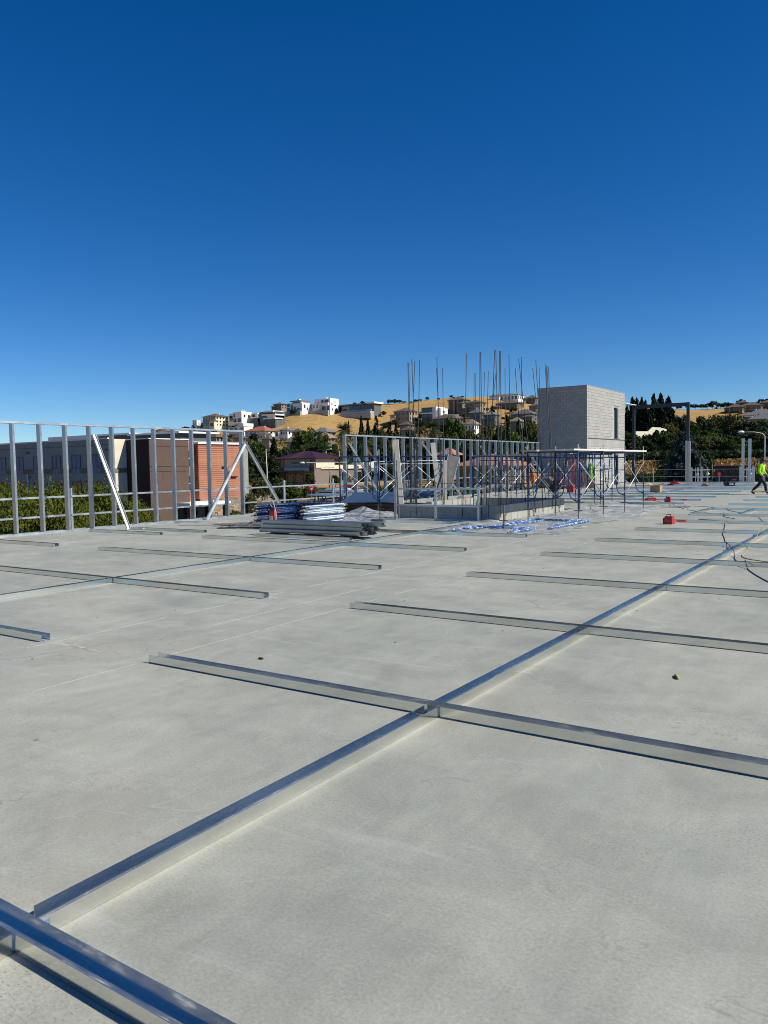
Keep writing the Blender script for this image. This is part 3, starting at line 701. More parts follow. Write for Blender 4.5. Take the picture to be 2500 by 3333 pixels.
# ================================================================== SCAFFOLD
BL = 'blue_tube'
def scaffold_frame(parent, x0, x1, y, h=1.92, worn=False):
    """walk-through frame in the plane y: two posts with screw jacks, top bars, curved inner legs, rungs"""
    m = 'blue_tube'; w = x1-x0
    for s, x in ((1, x0), (-1, x1)):
        p = MB().tube([(x, y, .34), (x, y, h+.02)], .021, 8).build('post', m, parent, smooth=True)
        MB().tube([(x, y, h+.02), (x, y, h+.2)], .016, 6).build('coupling_pin', 'zinc_brace', p)
        j = MB().tube([(x, y, 0), (x, y, .36)], .015, 6).build('screw_jack', 'rust_jack', parent)
        MB().tube([(x-.13, y, .31), (x+.13, y, .31)], .012, 6).build('jack_handle', 'rust_jack', j)
        MB().box((x-.06, y-.06, .001), (x+.06, y+.06, .008)).build('base_plate', 'rust_jack', j)
        i0 = x+s*.34; i1 = x+s*.25
        pts = [(i0, y, h-.02), (i1+s*.03, y, 1.2), (i1, y, .78)]+[(x+s*(.25*math.cos(a)), y, .78-.22*math.sin(a)) for a in (R(30), R(60), R(85))]+[(x+s*.02, y, .555)]
        MB().tube(pts, .017, 7).build('inner_leg', m, parent, smooth=True)
        for z in (.95, 1.36): MB().tube([(x, y, z), (x+s*.27, y, z)], .013, 6).build('rung', m, parent)
    MB().tube([(x0, y, h), (x1, y, h)], .021, 8).build('top_bar', m, parent, smooth=True)
    MB().tube([(x0+.32, y, h-.16), (x1-.32, y, h-.16)], .016, 7).build('lower_bar', m, parent, smooth=True)
    for x in (x0+w*.35, x0+w*.65): MB().tube([(x, y, h-.16), (x, y, h)], .013, 6).build('strut', m, parent)
def cross_brace(parent, x, y0, y1, za=.62, zb=1.62):
    for (a, b) in ((za, zb), (zb, za)):
        mb = MB().tube([(x, y0, a), (x, (y0+y1)/2, (a+b)/2+.003), (x, y1, b)], .0125, 6); mb.build('cross_brace', 'zinc_brace', parent, smooth=True)
def scaffold(label, X0, X1, Y, braces=(0, 1), boards=None, lines=True):
    t = thing('scaffold', label, 'scaffold', (X0, Y[0], 0)); o = Vector((X0, Y[0], 0))
    for y in Y: scaffold_frame(t, 0, X1-X0, y-Y[0])
    for a, b in zip(Y, Y[1:]):
        for s in braces: cross_brace(t, (0 if s == 0 else X1-X0)+(.03 if s else -.03), a-Y[0], b-Y[0])
    return t
SY = [20.5, 22.6, 24.7, 26.8]
sc1 = scaffold('blue walk-through scaffold with white planks beside the lift pit', -8.87, -7.4, SY, (0, 1))
for k in range(6):                                                                             # planks resting on the frames
    x = -8.98+.27*k
    o = MB().box((0, 0, 0), (.255, random.uniform(6.9, 7.2), .042)).build('scaffold_plank', 'plank' if k < 4 else 'white_board', None, (x, 20.22+random.uniform(-.12, .12), 1.944))
    tag(o, 'pale timber plank on top of the blue scaffold, ' + ('leftmost' if k == 0 else 'rightmost' if k == 5 else ORD[k]+' from the left'), 'plank', 'planks on the right scaffold')
sc2 = scaffold('blue walk-through scaffold left of the lift pit beside the leaning form panel', -14.8, -13.3, [19.55, 21.65, 23.75], (0, 1))
MB().tube([(-1.6, .3, 1.77), (1.5, 4.2, 1.77)], .012, 6).build('ledger', 'zinc_brace', sc2)
MB().tube([(1.5, 0, 1.68), (1.5, 4.2, 1.68)], .0125, 6).build('ledger', 'zinc_brace', sc2)
sc3 = scaffold('blue scaffold standing behind the lift pit in front of the far stud wall', -14.3, -12.8, [27.6, 29.7, 31.8], (0, 1))
for k in range(3):
    o = MB().box((0, 0, 0), (4.2, .25, .042)).build('scaffold_plank', 'plank', None, (-14.5+.2*k, 27.7+1.9*k, 1.944))
    tag(o, f'timber plank across the rear scaffold behind the reinforcing bars, {ORD[k]} from the front', 'plank', 'planks on the rear scaffold')
sc4 = scaffold('blue scaffold at the back of the lift pit near the dark side of the tower', -11.2, -9.7, [28.6, 30.7], (0, 1))
# lone screw jack standing up from the plastic sheet
o = thing('screw_jack', 'lone rusty scaffold screw jack standing on the plastic sheet', 'screw jack', (-8.06, 17.17, 0))
MB().tube([(0, 0, 0), (0, 0, .62)], .019, 8).build('shaft', 'rust_jack', o); MB().tube([(-.12, 0, .24), (.12, 0, .24)], .013, 6).build('handle', 'rust_jack', o); MB().box((-.07, -.07, .001), (.07, .07, .01)).build('base_plate', 'rust_jack', o)

# flat scaffold frames: on the floor and stacked
def flat_frame_mesh(name, w, l, mat, r=.021):
    mb = MB()
    mb.tube([(0, 0, r), (0, l, r)], r, 8).tube([(w, 0, r), (w, l, r)], r, 8).tube([(0, l-.06, r), (w, l-.06, r)], r, 8)
    mb.tube([(.3, l-.06, r), (.26, .8, r), (.2, .55, r), (0, .45, r)], r*.8, 7).tube([(w-.3, l-.06, r), (w-.26, .8, r), (w-.2, .55, r), (w, .45, r)], r*.8, 7)
    for z in (.9, 1.25): mb.tube([(0, z, r), (.27, z, r)], r*.65, 6).tube([(w-.27, z, r), (w, z, r)], r*.65, 6)
    mb.tube([(.3, l-.24, r), (w-.3, l-.24, r)], r*.75, 6)
    return mb.mesh(name, mat, True)
fm = flat_frame_mesh('flat_frame', 1.52, 1.3, 'blue_worn')
def flat(label, a, b, c, group='scaffold frames lying flat'):
    """frame lying with its near edge a-b and depth towards c"""
    a = Vector(a); b = Vector(b); c = Vector(c); ang = math.atan2((b-a).y, (b-a).x)
    o = thing('flat_scaffold_frame', label, 'scaffold frame', (a.x, a.y, .03), ang, group)
    m = flat_frame_mesh('frame_tubes', (b-a).length, (c-a).length, 'blue_worn', .026); link('tubes', m, o)
    mb = MB()
    for x in (0, (b-a).length): mb = MB(); mb.tube([(x, -.12, .026), (x, .02, .026)], .017, 6); mb.build('pin', 'rust_jack', o)
    return o
flat('worn blue scaffold frame lying on the plastic sheet nearest the corridor', (-9.02, 16.3, 0), (-7.45, 16.2, 0), (-8.62, 17.45, 0))
flat('worn blue scaffold frame lying on the plastic sheet beside the pit corner', (-8.55, 17.6, 0), (-7.05, 17.6, 0), (-9.05, 20.3, 0))
st = flat_frame_mesh('stack_frame', 1.75, 1.65, 'blue_scuffed', .0225); sp = MB()
for k in range(13):
    o = thing('stacked_scaffold_frame', 'worn blue scaffold frame, ' + ('topmost' if k == 12 else 'bottommost' if k == 0 else ORD[12-k]+' from the top') + ' of the stack behind the fire extinguisher', 'scaffold frame', (-15.0+random.uniform(-.08, .08), 15.9+random.uniform(-.05, .09), .002+.046*k), R(random.uniform(-2.0, 2.0)), 'stack of blue scaffold frames')
    link('tubes', st, o)
    MB().tube([(1.757, 0, .0225), (1.757, 1.65, .0225)], .0235, 8).build('sunlit_worn_post', 'pale_sunlit_worn', o, smooth=True)  # sun-side post, its sunlit look painted paler than the other tubes
    for x in (0, 1.75):
        MB().tube([(x, 1.65, .021), (x, 1.78, .021)], .016, 6).build('pin', 'rust_jack', o)
        MB().tube([(x, -.12, .021), (x, 0, .021)], .016, 6).build('pin', 'rust_jack', o)

# ================================================================== PILES ON THE DECK
# bundle of steel studs
bm_ = MB(); L = 3.0
bm_.box((0, 0, 0), (L, .004, .09)).box((0, .004, 0), (L, .055, .004)).box((0, .004, .086), (L, .055, .09)).box((0, .051, .004), (L, .055, .02))
sm_ = bm_.mesh('stud_length', 'galvanised_stud')
k = 0
for row, (n, z) in enumerate(((8, .07), (7, .165), (5, .26))):
    for i in range(n):
        o = link('steel_stud', sm_, None, (-12.95+random.uniform(-.09, .09)+(.15*row if i > 1 else 0), 13.92+.075*i+.04*row, z), R(random.uniform(-.6, .6))); o.rotation_euler.x = R(random.uniform(8, 30))
        tag(o, 'long blue-grey steel stud in the bundle in front of the blue frame stack', 'steel stud', 'bundle of steel studs'); k += 1
for i in range(3):
    o = MB().box((-.05, -.35, 0), (.05, .4, .068)).build('timber_bearer', 'lumber_dark', None, (-12.6+1.05*i, 14.25, .001))
    tag(o, ('left', 'middle', 'right')[i]+' timber bearer under the bundle of steel studs', 'timber')
# pile of dirty braces
pr = random.Random(5)
for i in range(16):
    a = Vector((-15.55+pr.uniform(-.1, .25), 14.85+.045*i, .02+.028*(i % 4))); L = pr.uniform(1.2, 1.9); an = R(pr.uniform(5, 40))
    if i > 10: a = Vector((-15.9+pr.uniform(-.2, .2), 15.2+.05*(i-10), .03+.03*(i % 3)))
    o = thing('dirty_brace', 'muddy scaffold brace tube in the untidy pile left of the extinguisher', 'brace tube', a, an, 'pile of muddy braces')
    MB().tube([(0, 0, 0), (L*.5, 0, .006), (L, 0, 0)], .019, 6).build('tube', 'dirty_tube' if i % 4 else 'blue_tube', o)
    MB().box((L-.05, -.012, -.016), (L+.05, .012, .016)).build('flat_end', 'rust_jack', o)
o = MB().bar((-17.4, 15.3, .04), (-15.4, 16.35, .06), .1, .06).build('timber_offcut', 'white_board'); tag(o, 'pale timber length lying behind the pile of muddy braces', 'timber')
# fire extinguisher
o = thing('fire_extinguisher', 'faded red fire extinguisher with a pale hose in front of the blue frames', 'fire extinguisher', (-13.86, 15.36, 0))
MB().tube([(0, 0, .0), (0, 0, .02), (0, 0, .46), (0, 0, .51), (0, 0, .535)], [.088, .095, .095, .07, .03], 14).build('cylinder', 'red_faded', o, smooth=True)
MB().tube([(0, 0, .53), (0, 0, .58)], .025, 8).bar((-.02, 0, .585), (.15, -.02, .62), .03, .012).bar((-.02, 0, .56), (.14, -.02, .56), .03, .012).build('valve', 'rust_jack', o)
MB().tube([(.0, 0, .56), (-.06, -.03, .64), (-.02, -.05, .74), (.06, -.05, .72), (.10, -.05, .60), (.14, -.04, .40), (.13, -.03, .18)], .013, 6).build('hose', 'hose_grey', o, smooth=True)
MB().box((-.05, -.098, .2), (.05, -.09, .36)).build('label_plate', 'raw_edge', o)
# lumber stack under corrugated metal sheets
o = thing('lumber_stack', 'dark brown lumber stack under the loose metal deck sheets', 'lumber', (-16.9, 22.4, 0), R(-8))
for z in range(5):
    for yv in range(6):
        unit_box('board', 'lumber_dark', o, (-.1+.03*((z*7+yv) % 3), .21*yv, .06*z+.01), (3.6, .21*yv+.2, .06*z+.066))
for k in range(5):
    mb = MB(); n = 9; Ls = 2.7
    prof = []
    for i in range(n):
        x0 = i*.1; prof += [(x0, 0), (x0+.025, .04), (x0+.06, .04), (x0+.085, 0)]
    for (a, za), (b, zb) in zip(prof, prof[1:]):
        v = [(0, a, za), (Ls, a, za), (Ls, b, zb), (0, b, zb)]; mb.add(v, [(0, 1, 2, 3)])
    s = mb.build('metal_deck_sheet', 'galvanised_stud', None, (-16.75+.16*k, 22.1+.13*k, .34+.035*k)); s.rotation_euler = (R(20-3*k), R(-1.5), R(-6+2*k))
    tag(s, f'loose corrugated metal deck sheet on the lumber stack, {ORD[4-k]} from the top', 'metal sheet', 'metal deck sheets')
o = MB().box((0, 0, 0), (2.0, .9, .05)).build('trestle_board', 'galvanised_dull', None, (-18.9, 22.9, .55)); tag(o, 'flat grey board on trestles beside the guard rail', 'board')
for i, x in enumerate((-18.6, -17.3)):
    t_ = thing('trestle', ('left', 'right')[i]+' trestle under the flat grey board by the guard rail', 'trestle', (x, 23.3, 0))
    for sx in (-.2, .2):
        for sy in (-.3, .3): MB().bar((sx, sy, 0), (sx*.3, sy*.7, .53), .04, .04).build('leg', 'rust_jack', t_)
    MB().bar((0, -.4, .53), (0, .4, .53), .06, .035).build('top', 'rust_jack', t_)
# crumpled plastic sheets
def crumple(name, label, poly, z, amp, seed, nx=60, peak=None):
    rnd = random.Random(seed); import mathutils
    xs = [p[0] for p in poly]; ys = [p[1] for p in poly]
    def inside(x, y):
        c = False; j = len(poly)-1
        for i in range(len(poly)):
            (xi, yi), (xj, yj) = poly[i], poly[j]
            if (yi > y) != (yj > y) and x < (xj-xi)*(y-yi)/(yj-yi)+xi: c = not c
            j = i
        return c
    x0, x1, y0, y1 = min(xs), max(xs), min(ys), max(ys); s = max(x1-x0, y1-y0)/nx
    idx = {}; mb = MB(); ni = int((x1-x0)/s)+2; nj = int((y1-y0)/s)+2
    for i in range(ni):
        for j in range(nj):
            x = x0+i*s; y = y0+j*s
            if not inside(x+rnd.uniform(-.1, .1), y+rnd.uniform(-.1, .1)): continue
            v = Vector((x*1.3, y*1.3, seed*3.1))
            a = abs(mathutils.noise.noise(v*1.1))*1.2+abs(mathutils.noise.noise(v*2.7))*.6+abs(mathutils.noise.noise(v*6))*.25
            zz = z+amp*max(0, a-.25)
            if peak:
                for (cx, cy, rr, hh) in peak:
                    dd = math.hypot(x-cx, y-cy)/rr; zz += hh*max(0, 1-dd)**1.2
            idx[(i, j)] = len(mb.v); mb.v.append((x+rnd.uniform(-.3, .3)*s, y+rnd.uniform(-.3, .3)*s, zz))
    for (i, j) in idx:
        q = [(i, j), (i+1, j), (i+1, j+1), (i, j+1)]
        if all(k in idx for k in q): mb.f.append(tuple(idx[k] for k in q)); mb.m.append(0)
    o = mb.build(name, 'poly_sheet'); return tag(o, label, 'plastic sheet')
crumple('plastic_sheet', 'crumpled clear plastic sheet spread under the right scaffold', [(-10.4, 17.6), (-9.9, 16.5), (-7.5, 16.0), (-6.25, 16.7), (-6.7, 19.5), (-6.35, 23), (-6.9, 26.2), (-7.2, 28.4), (-10.2, 28.6), (-9.3, 25.5), (-9.28, 20.0), (-10.0, 19.5)], .006, .10, 3, 95, peak=[(-8.6, 27.2, 1.2, .2), (-9.2, 25.6, .8, .12), (-7.3, 25.6, .7, .10), (-7.0, 27.4, .6, .12)])
crumple('plastic_sheet', 'heaped clear plastic sheet in front of the lumber stack', [(-15.2, 19.0), (-13.5, 18.2), (-12.8, 19.0), (-13.2, 20.5), (-14.3, 22.0), (-15.6, 21.8), (-16.2, 20.6)], .006, .10, 11, 60, peak=[(-14.7, 20.7, 1.1, .27)])
crumple('plastic_sheet', 'small folded clear plastic sheet beside the far red boxes', [(-7.2, 27.9), (-6.2, 27.6), (-6.0, 28.6), (-6.9, 29.2)], .006, .12, 21, 22)
# leaning boards and panels around the pit
def lean(name, label, cat, p0, p1, w, th, side, mat, edge=None):
    p0 = Vector(p0); p1 = Vector(p1); o = thing(name, label, cat, p0); d = p1-p0
    MB().bar((0, 0, 0), d, w, th, side).build('board', mat, o)
    if edge:
        a = d.normalized().cross(Vector(side)).normalized()
        for s in edge: MB().bar(a*(s*(w/2+.011)), d+a*(s*(w/2+.011)), .02, th+.01, side).build('edge_strip', 'raw_edge', o)
    return o
def zc(px, py, d): r = ray(px, py); return Vector((r.x*d, r.y*d, EYE+r.z*d))
lean('form_panel', 'tall grey form panel with pale edges leaning beside the small guard rail', 'form panel', (-12.98, 20.25, .0), (-13.10, 20.12, 2.42), .20, .06, (1, -.6, 0), 'form_ply', (1,))
a = zc(1450, 1588, 26.2); b = zc(1478, 1484, 26.2); a.z = max(a.z, .55)
lean('form_panel', 'tilted grey plywood panel with pale edges leaning behind the pit bars', 'form panel', a, b, .36, .04, (.6, -1, 0), 'form_ply', (1, -1))
a = zc(1436, 1600, 27.0); b = zc(1409, 1441, 27.0)
lean('leaning_plank', 'pale timber plank leaning against the far stud wall behind the pit', 'plank', (a.x, a.y, .05), b, .17, .04, (.6, -1, 0), 'white_board')
a = zc(1447, 1610, 26.0); b = zc(1449, 1498, 26.0)
lean('leaning_plank', 'short pale board standing upright behind the pit bars', 'plank', (a.x, a.y, .05), b, .14, .04, (.6, -1, 0), 'raw_edge')
a = zc(1400, 1632, 26.4); b = zc(1436, 1545, 26.4)
lean('leaning_plank', 'dark steel tube propped diagonally behind the pit', 'tube', (a.x, a.y, .03), b, .05, .05, (.6, -1, 0), 'rust_jack')

# ================================================================== SMALL THINGS ON THE DECK
def case(label, loc, rz, sx, sy, sz, mat='red_plastic'):
    o = thing('tool_case', label, 'tool case', loc, rz, 'red tool cases')
    mb = MB(); t = .03
    mb.add([(-sx/2,-sy/2,0),(sx/2,-sy/2,0),(sx/2,sy/2,0),(-sx/2,sy/2,0),(-sx/2+t*1.6,-sy/2+t*.5,sz),(sx/2-t*.3,-sy/2+t*.5,sz),(sx/2-t*.3,sy/2-t*.5,sz),(-sx/2+t*1.6,sy/2-t*.5,sz)], [(0,3,2,1),(4,5,6,7),(0,1,5,4),(1,2,6,5),(2,3,7,6),(3,0,4,7)])
    mb.build('shell', mat, o)
    MB().tube([(-sx*.2, 0, sz), (-sx*.2, 0, sz+.05), (sx*.2, 0, sz+.05), (sx*.2, 0, sz)], .011, 6).build('handle', 'black_rubber', o)
    MB().box((-sx/2-.008, -sy*.3, sz*.15), (-sx/2+.004, sy*.3, sz*.75)).build('vent', 'black_rubber', o)
    MB().box((-sx*.3, -sy/2-.006, sz*.25), (sx*.3, -sy/2+.004, sz*.7)).build('badge', 'red_faded', o)
    return o
case('red plastic tool case standing alone at the end of a cross track', (-5.02, 20.5, 0), R(-6), .24, .21, .20)
case('small red tool case beside the scaffold, nearer of the two', (-7.78, 31.6, 0), R(10), .22, .2, .2)
case('low red tool case farther along the same far track', (-8.75, 32.75, 0), R(30), .42, .18, .12)
case('small red tool case on the farthest long track', (-10.5, 51.6, 0), R(20), .26, .2, .16)
o = thing('hammer_drill', 'red power tool lying between the far tracks left of the portal foot', 'power tool', (-12.75, 53.2, 0), R(20))
MB().tube([(-.2, 0, .14), (.28, 0, .17), (.45, 0, .18)], [.10, .09, .03], 8).build('motor_body', 'red_plastic', o, smooth=True); MB().bar((-.15, 0, .12), (-.38, 0, .03), .07, .08).build('grip', 'black_rubber', o); MB().tube([(.45, 0, .18), (.75, 0, .19)], .018, 6).build('drill_bit', 'zinc_brace', o)
MB().box((-.22, -.07, .0), (.0, .07, .06)).build('battery', 'black_rubber', o)
o = thing('cardboard_box', 'open cardboard box on the far tracks behind the scaffold', 'box', (-10.87, 41.8, 0), R(-4))
MB().box((-.25, -.2, .0), (.25, -.19, .36)).box((-.25, .19, 0), (.25, .2, .36)).box((-.25, -.19, 0), (-.24, .19, .36)).box((.24, -.19, 0), (.25, .19, .36)).box((-.24, -.19, .0), (.24, .19, .01)).build('carton', 'cardboard', o)
MB().obox((-.31, 0, .42), (.065, 0, -.06), (0, .19, 0), (.004, 0, .004)).build('flap', 'cardboard', o); MB().obox((.31, 0, .42), (.065, 0, .06), (0, .19, 0), (-.004, 0, .004)).build('flap', 'cardboard', o)
o = thing('cut_off_saw', 'black cut-off saw standing on the deck near the tall stud posts', 'saw', (-9.05, 51.8, 0), R(24)); o.scale = (.66, .66, .66)
MB().tube([(-.32, -.05, .26), (-.32, .05, .26)], .24, 18).build('blade_guard', 'black_rubber', o, smooth=False)
MB().box((-.15, -.14, .04), (.42, .14, .36)).build('engine', 'dark_helmet', o); MB().tube([(-.1, 0, .36), (0, 0, .52), (.4, 0, .6), (.55, 0, .45), (.45, 0, .2)], .028, 6).build('handle', 'black_rubber', o, smooth=True)
MB().box((-.05, -.145, .12), (.3, -.141, .28)).build('cover_plate', 'zinc_brace', o); MB().tube([(.25, 0, .6), (.62, 0, .66)], .03, 6).build('rear_grip', 'red_faded', o)
o = thing('spirit_level', 'yellow box level lying across a far track beside the worker', 'level', (-6.33, 41.8, .001), R(26))
MB().box((0, -.03, 0), (1.15, .03, .07)).build('body', 'yellow_plastic', o); MB().box((.5, -.034, .02), (.62, -.0301, .05)).build('vial', 'sign_green', o)
o = thing('scrap_offcut', 'small yellow and black plastic offcut on the bare concrete', 'offcut', (-1.385, 5.9, 0), R(-68)); o.scale = (.75, .75, .75)
MB().tube([(-.07, 0, .012), (0, 0, .016), (.075, .006, .012)], .011, 7).build('strip', 'yellow_plastic', o, smooth=True); MB().tube([(-.03, -.012, .012), (.05, -.016, .010)], .008, 6).build('core', 'black_rubber', o)
for i, (px, py) in enumerate(((848, 2146),)):
    p = ground(px, py)
    mb = MB(); rr = random.Random(i)
    for _ in range(6): mb.obox((rr.uniform(-.02, .02), rr.uniform(-.012, .012), .006), (rr.uniform(.006, .014), 0, 0), (0, .006, 0), (0, 0, .005))
    s = mb.build('debris', 'black_rubber', None, (p.x, p.y, .001)); s['kind'] = 'stuff'; s['label'] = 'tiny dark crumbs on the concrete'
# scattered crumbs, screws and chips
rr = random.Random(51); mb = MB()
for _ in range(110):
    x = rr.uniform(-14, 2); y = rr.uniform(2.5, 24)
    if x > -9.3 and x < -8 and y > 16: continue
    a_ = rr.uniform(0, 6.28); L_ = rr.uniform(.004, .011); w_ = rr.uniform(.002, .004)
    mb.obox((x, y, .005), (L_*math.cos(a_), L_*math.sin(a_), 0), (-w_*math.sin(a_), w_*math.cos(a_), 0), (0, 0, .003))
d_ = mb.build('crumbs', 'dirty_tube'); tag(d_, 'tiny crumbs and screws scattered over the concrete', 'debris', kind='stuff')
# cables
def cable(label, pts, mat, r=.010, wob=.03):
    P = []; rr = random.Random(len(pts)*7+int(pts[0][0]*10))
    for a, b in zip(pts, pts[1:]):
        a = Vector((a[0], a[1], a[2] if len(a) > 2 else r)); b = Vector((b[0], b[1], b[2] if len(b) > 2 else r)); n = max(1, int((b-a).length/.7))
        for i in range(n):
            k = i/n; q = a+(b-a)*k; sd = (b-a).normalized().cross(Zax)
            q = q+sd*(rr.uniform(-wob, wob) if i else 0); P.append(q)
    P.append(b)
    for _ in range(2):                       # corner cutting
        P2 = [P[0]]
        for a, b in zip(P, P[1:]): P2 += [a*.75+b*.25, a*.25+b*.75]
        P = P2+[P[-1]]
    # lift over the tracks
    out = []
    for q in P:
        for y in ROWS:
            if abs(q.y-(y+.05)) < .14: q = Vector((q.x, q.y, max(q.z, TH+r+.004)))
        if abs(q.x+2.49) < .13: q = Vector((q.x, q.y, max(q.z, TH+r+.004)))
        out.append(q)
    o = MB().tube(out, r, 6).build('extension_cord', mat, smooth=True); return tag(o, label, 'cord')
cable('black extension cord crossing the corridor from the far red cases', [(-8.6, 32.6), (-7.226, 30.06), (-6.6, 28.2), (-5.9, 26.6), (-5.14, 25.34), (-4.6, 24.6)], 'cord_black', .0065)
cable('black extension cord looping past the scaffold to the short tracks', [(-9.3, 30.0), (-7.5, 29.4), (-6.3, 28.25), (-5.86, 28.84), (-5.53, 28.2), (-5.09, 27.86), (-4.6, 26.4), (-4.02, 25.3)], 'cord_black', .0065)
cable('black extension cord wriggling down the deck across the bright track', [(-4.65, 25.1), (-4.21, 23.35), (-3.67, 22.75), (-4.98, 22.45), (-3.96, 22.06), (-3.6, 20), (-3.31, 18.13), (-3.1, 17.2), (-2.91, 16.26), (-2.69, 15.17), (-2.4, 14.2), (-2.22, 13.21), (-2.08, 13.18), (-1.91, 12.3), (-1.47, 11.11), (-1.0, 10.2)], 'cord_black', .0065)
cable('dusty yellow extension cord wriggling along the bright track', [(-3.78, 25.0), (-3.4, 23.8), (-3.165, 22.63), (-2.8, 21), (-2.68, 19.1), (-2.55, 17.8), (-2.4, 16.1), (-2.3, 14.8), (-2.24, 13.69), (-1.7, 13.3), (-1.2, 12.9)], 'cord_yellow', .0065)
# step ladder, clothing and clutter at the foot of the tower
o = thing('step_ladder', 'red fibreglass step ladder standing against the dark side of the tower', 'ladder', (-18.3, 48.6, 0))
for s in (-1, 1):
    MB().bar((s*.3, -.3, 0), (s*.2, .18, 2.0), .05, .08).build('rail', 'red_faded', o); MB().bar((s*.3+.75, .25, 0), (s*.2+.55, .3, 2.0), .035, .06).build('rear_rail', 'red_faded', o)
for k in range(6):
    z = .25+.3*k; w = .29-.014*k; y = -.3+.48*z/2.0
    MB().box((-w, y-.05, z), (w, y+.05, z+.035)).build('step', 'zinc_brace', o)
o = thing('hanging_jacket', 'yellow-green hi-vis jacket draped beside the sunlit corner of the tower', 'jacket', (-16.55, 48.2, 0))
mb = MB(); n = 12; prof = [(.0, .62, .16), (.12, .66, .24), (.3, .85, .27), (.5, 1.1, .22), (.62, 1.32, .20), (.72, 1.48, .14), (.78, 1.58, .06)]
for (q, z, r_) in [(i/6, .62+.98*i/6, (.25, .30, .29, .25, .23, .17, .05)[i]) for i in range(7)]:
    for j in range(n):
        a = 2*math.pi*j/n; w = 1+.16*math.sin(3*a+q*5)
        mb.v.append((r_*w*math.cos(a), r_*.7*w*math.sin(a), z))
for i in range(6):
    for j in range(n): mb.f.append((i*n+j, i*n+(j+1) % n, (i+1)*n+(j+1) % n, (i+1)*n+j)); mb.m.append(0)
mb.f.append(tuple(6*n+j for j in range(n))); mb.m.append(0)
mb.build('cloth', 'hi_vis', o, smooth=True); MB().tube([(.05, -.19, .75), (.06, -.2, 1.0), (.04, -.15, 1.4)], .028, 6).build('sleeve_band', 'reflective_band', o)
MB().box((-.28, -.2, 0), (.28, .22, .62)).build('crate_support', 'cardboard', o)
o = thing('tool_bags', 'dark heap of tool bags and belts at the foot of the tower', 'tool bag', (-17.9, 46.6, 0))
rr = random.Random(9)
for i in range(9):
    c = Vector((rr.uniform(-1.3, 1.3), rr.uniform(-.25, .35), rr.uniform(.08, .2))); s = rr.uniform(.12, .26)
    mb = MB().tube([c+Vector((-s, 0, -.05)), c+Vector((-s*.5, 0, .06)), c+Vector((s*.5, 0, .07)), c+Vector((s, 0, -.06))], [s*.4, s*.7, s*.65, s*.3], 8)
    mb.build('bag', ('black_rubber', 'trousers', 'dirty_tube', 'lumber_dark')[i % 4], o, smooth=True)
o = thing('hard_hat', 'yellow hard hat resting on the heap of tool bags', 'hard hat', (-18.05, 46.5, .34))
MB().tube([(0, 0, 0), (0, 0, .06), (0, 0, .12), (0, 0, .15)], [.14, .13, .09, .02], 12).build('shell', 'hi_vis', o, smooth=True); MB().tube([(0, 0, -.008), (0, 0, .004)], .165, 14).build('brim', 'hi_vis', o)
o = thing('tool_box', 'orange-brown carton in the heap by the tower', 'box', (-17.2, 46.3, 0), R(10)); MB().box((-.25, -.18, 0), (.25, .18, .34)).build('carton', 'cardboard', o); MB().box((-.2, -.02, .34), (.2, .02, .38)).build('handle', 'black_rubber', o)
for i, (x, y, z, s) in enumerate(((-17.45, 41.0, .45, 1.0), (-16.3, 41.2, .75, .55))):
    o = thing('safety_vest', ('large orange safety vest slung over the mixer behind the rebar', 'small orange safety vest hung beside the mixer behind the rebar')[i], 'vest', (x, y, z), R(20))
    mb = MB(); n = 10
    for q in range(6):
        for j in range(n):
            a = 2*math.pi*j/n; r_ = (.12, .2, .22, .2, .16, .05)[q]*s*(1+.2*math.sin(2*a+q))
            mb.v.append((r_*math.cos(a)+.12*s*(1-q/5), r_*.6*math.sin(a), q*.17*s))
    for q in range(5):
        for j in range(n): mb.f.append((q*n+j, q*n+(j+1) % n, (q+1)*n+(j+1) % n, (q+1)*n+j)); mb.m.append(0)
    mb.f.append(tuple(5*n+j for j in range(n))); mb.m.append(0); mb.f.append(tuple(range(n-1, -1, -1))); mb.m.append(0)
    mb.build('cloth', 'hi_vis_orange', o, smooth=True); MB().tube([(.12*s, -.15*s, .2*s), (.05*s, -.14*s, .7*s)], .02*s, 6).build('band', 'reflective_band', o)
o = thing('mortar_mixer', 'dark mortar mixer with red frame behind the reinforcing bars', 'mixer', (-16.9, 41.4, 0), R(15))
MB().tube([(-.45, 0, .55), (-.3, 0, .56), (.35, 0, .6), (.5, 0, .62)], [.2, .33, .33, .22], 14).build('drum', 'rust_jack', o, smooth=True)
for s in (-1, 1):
    MB().tube([(-.5, s*.35, .02), (-.3, s*.3, .55)], .03, 6).build('leg', 'red_plastic', o); MB().tube([(.45, s*.4, .22), (.45, s*.46, .22)], .22, 14).build('wheel', 'tyre', o)
MB().box((.55, -.2, .3), (.95, .2, .7)).build('engine', 'red_plastic', o); MB().tube([(.9, 0, .5), (1.7, 0, .42)], .03, 6).build('tow_bar', 'red_faded', o)
o = thing('fuel_can', 'red fuel can standing near the mortar mixer', 'fuel can', (-15.3, 41.2, 0)); MB().box((-.18, -.12, 0), (.18, .12, .4)).build('tank', 'red_plastic', o); MB().tube([(-.1, 0, .4), (-.1, 0, .47), (.1, 0, .47), (.1, 0, .4)], .02, 6).build('handle', 'red_plastic', o); MB().tube([(.14, 0, .38), (.3, 0, .55)], .02, 6).build('spout', 'black_rubber', o)
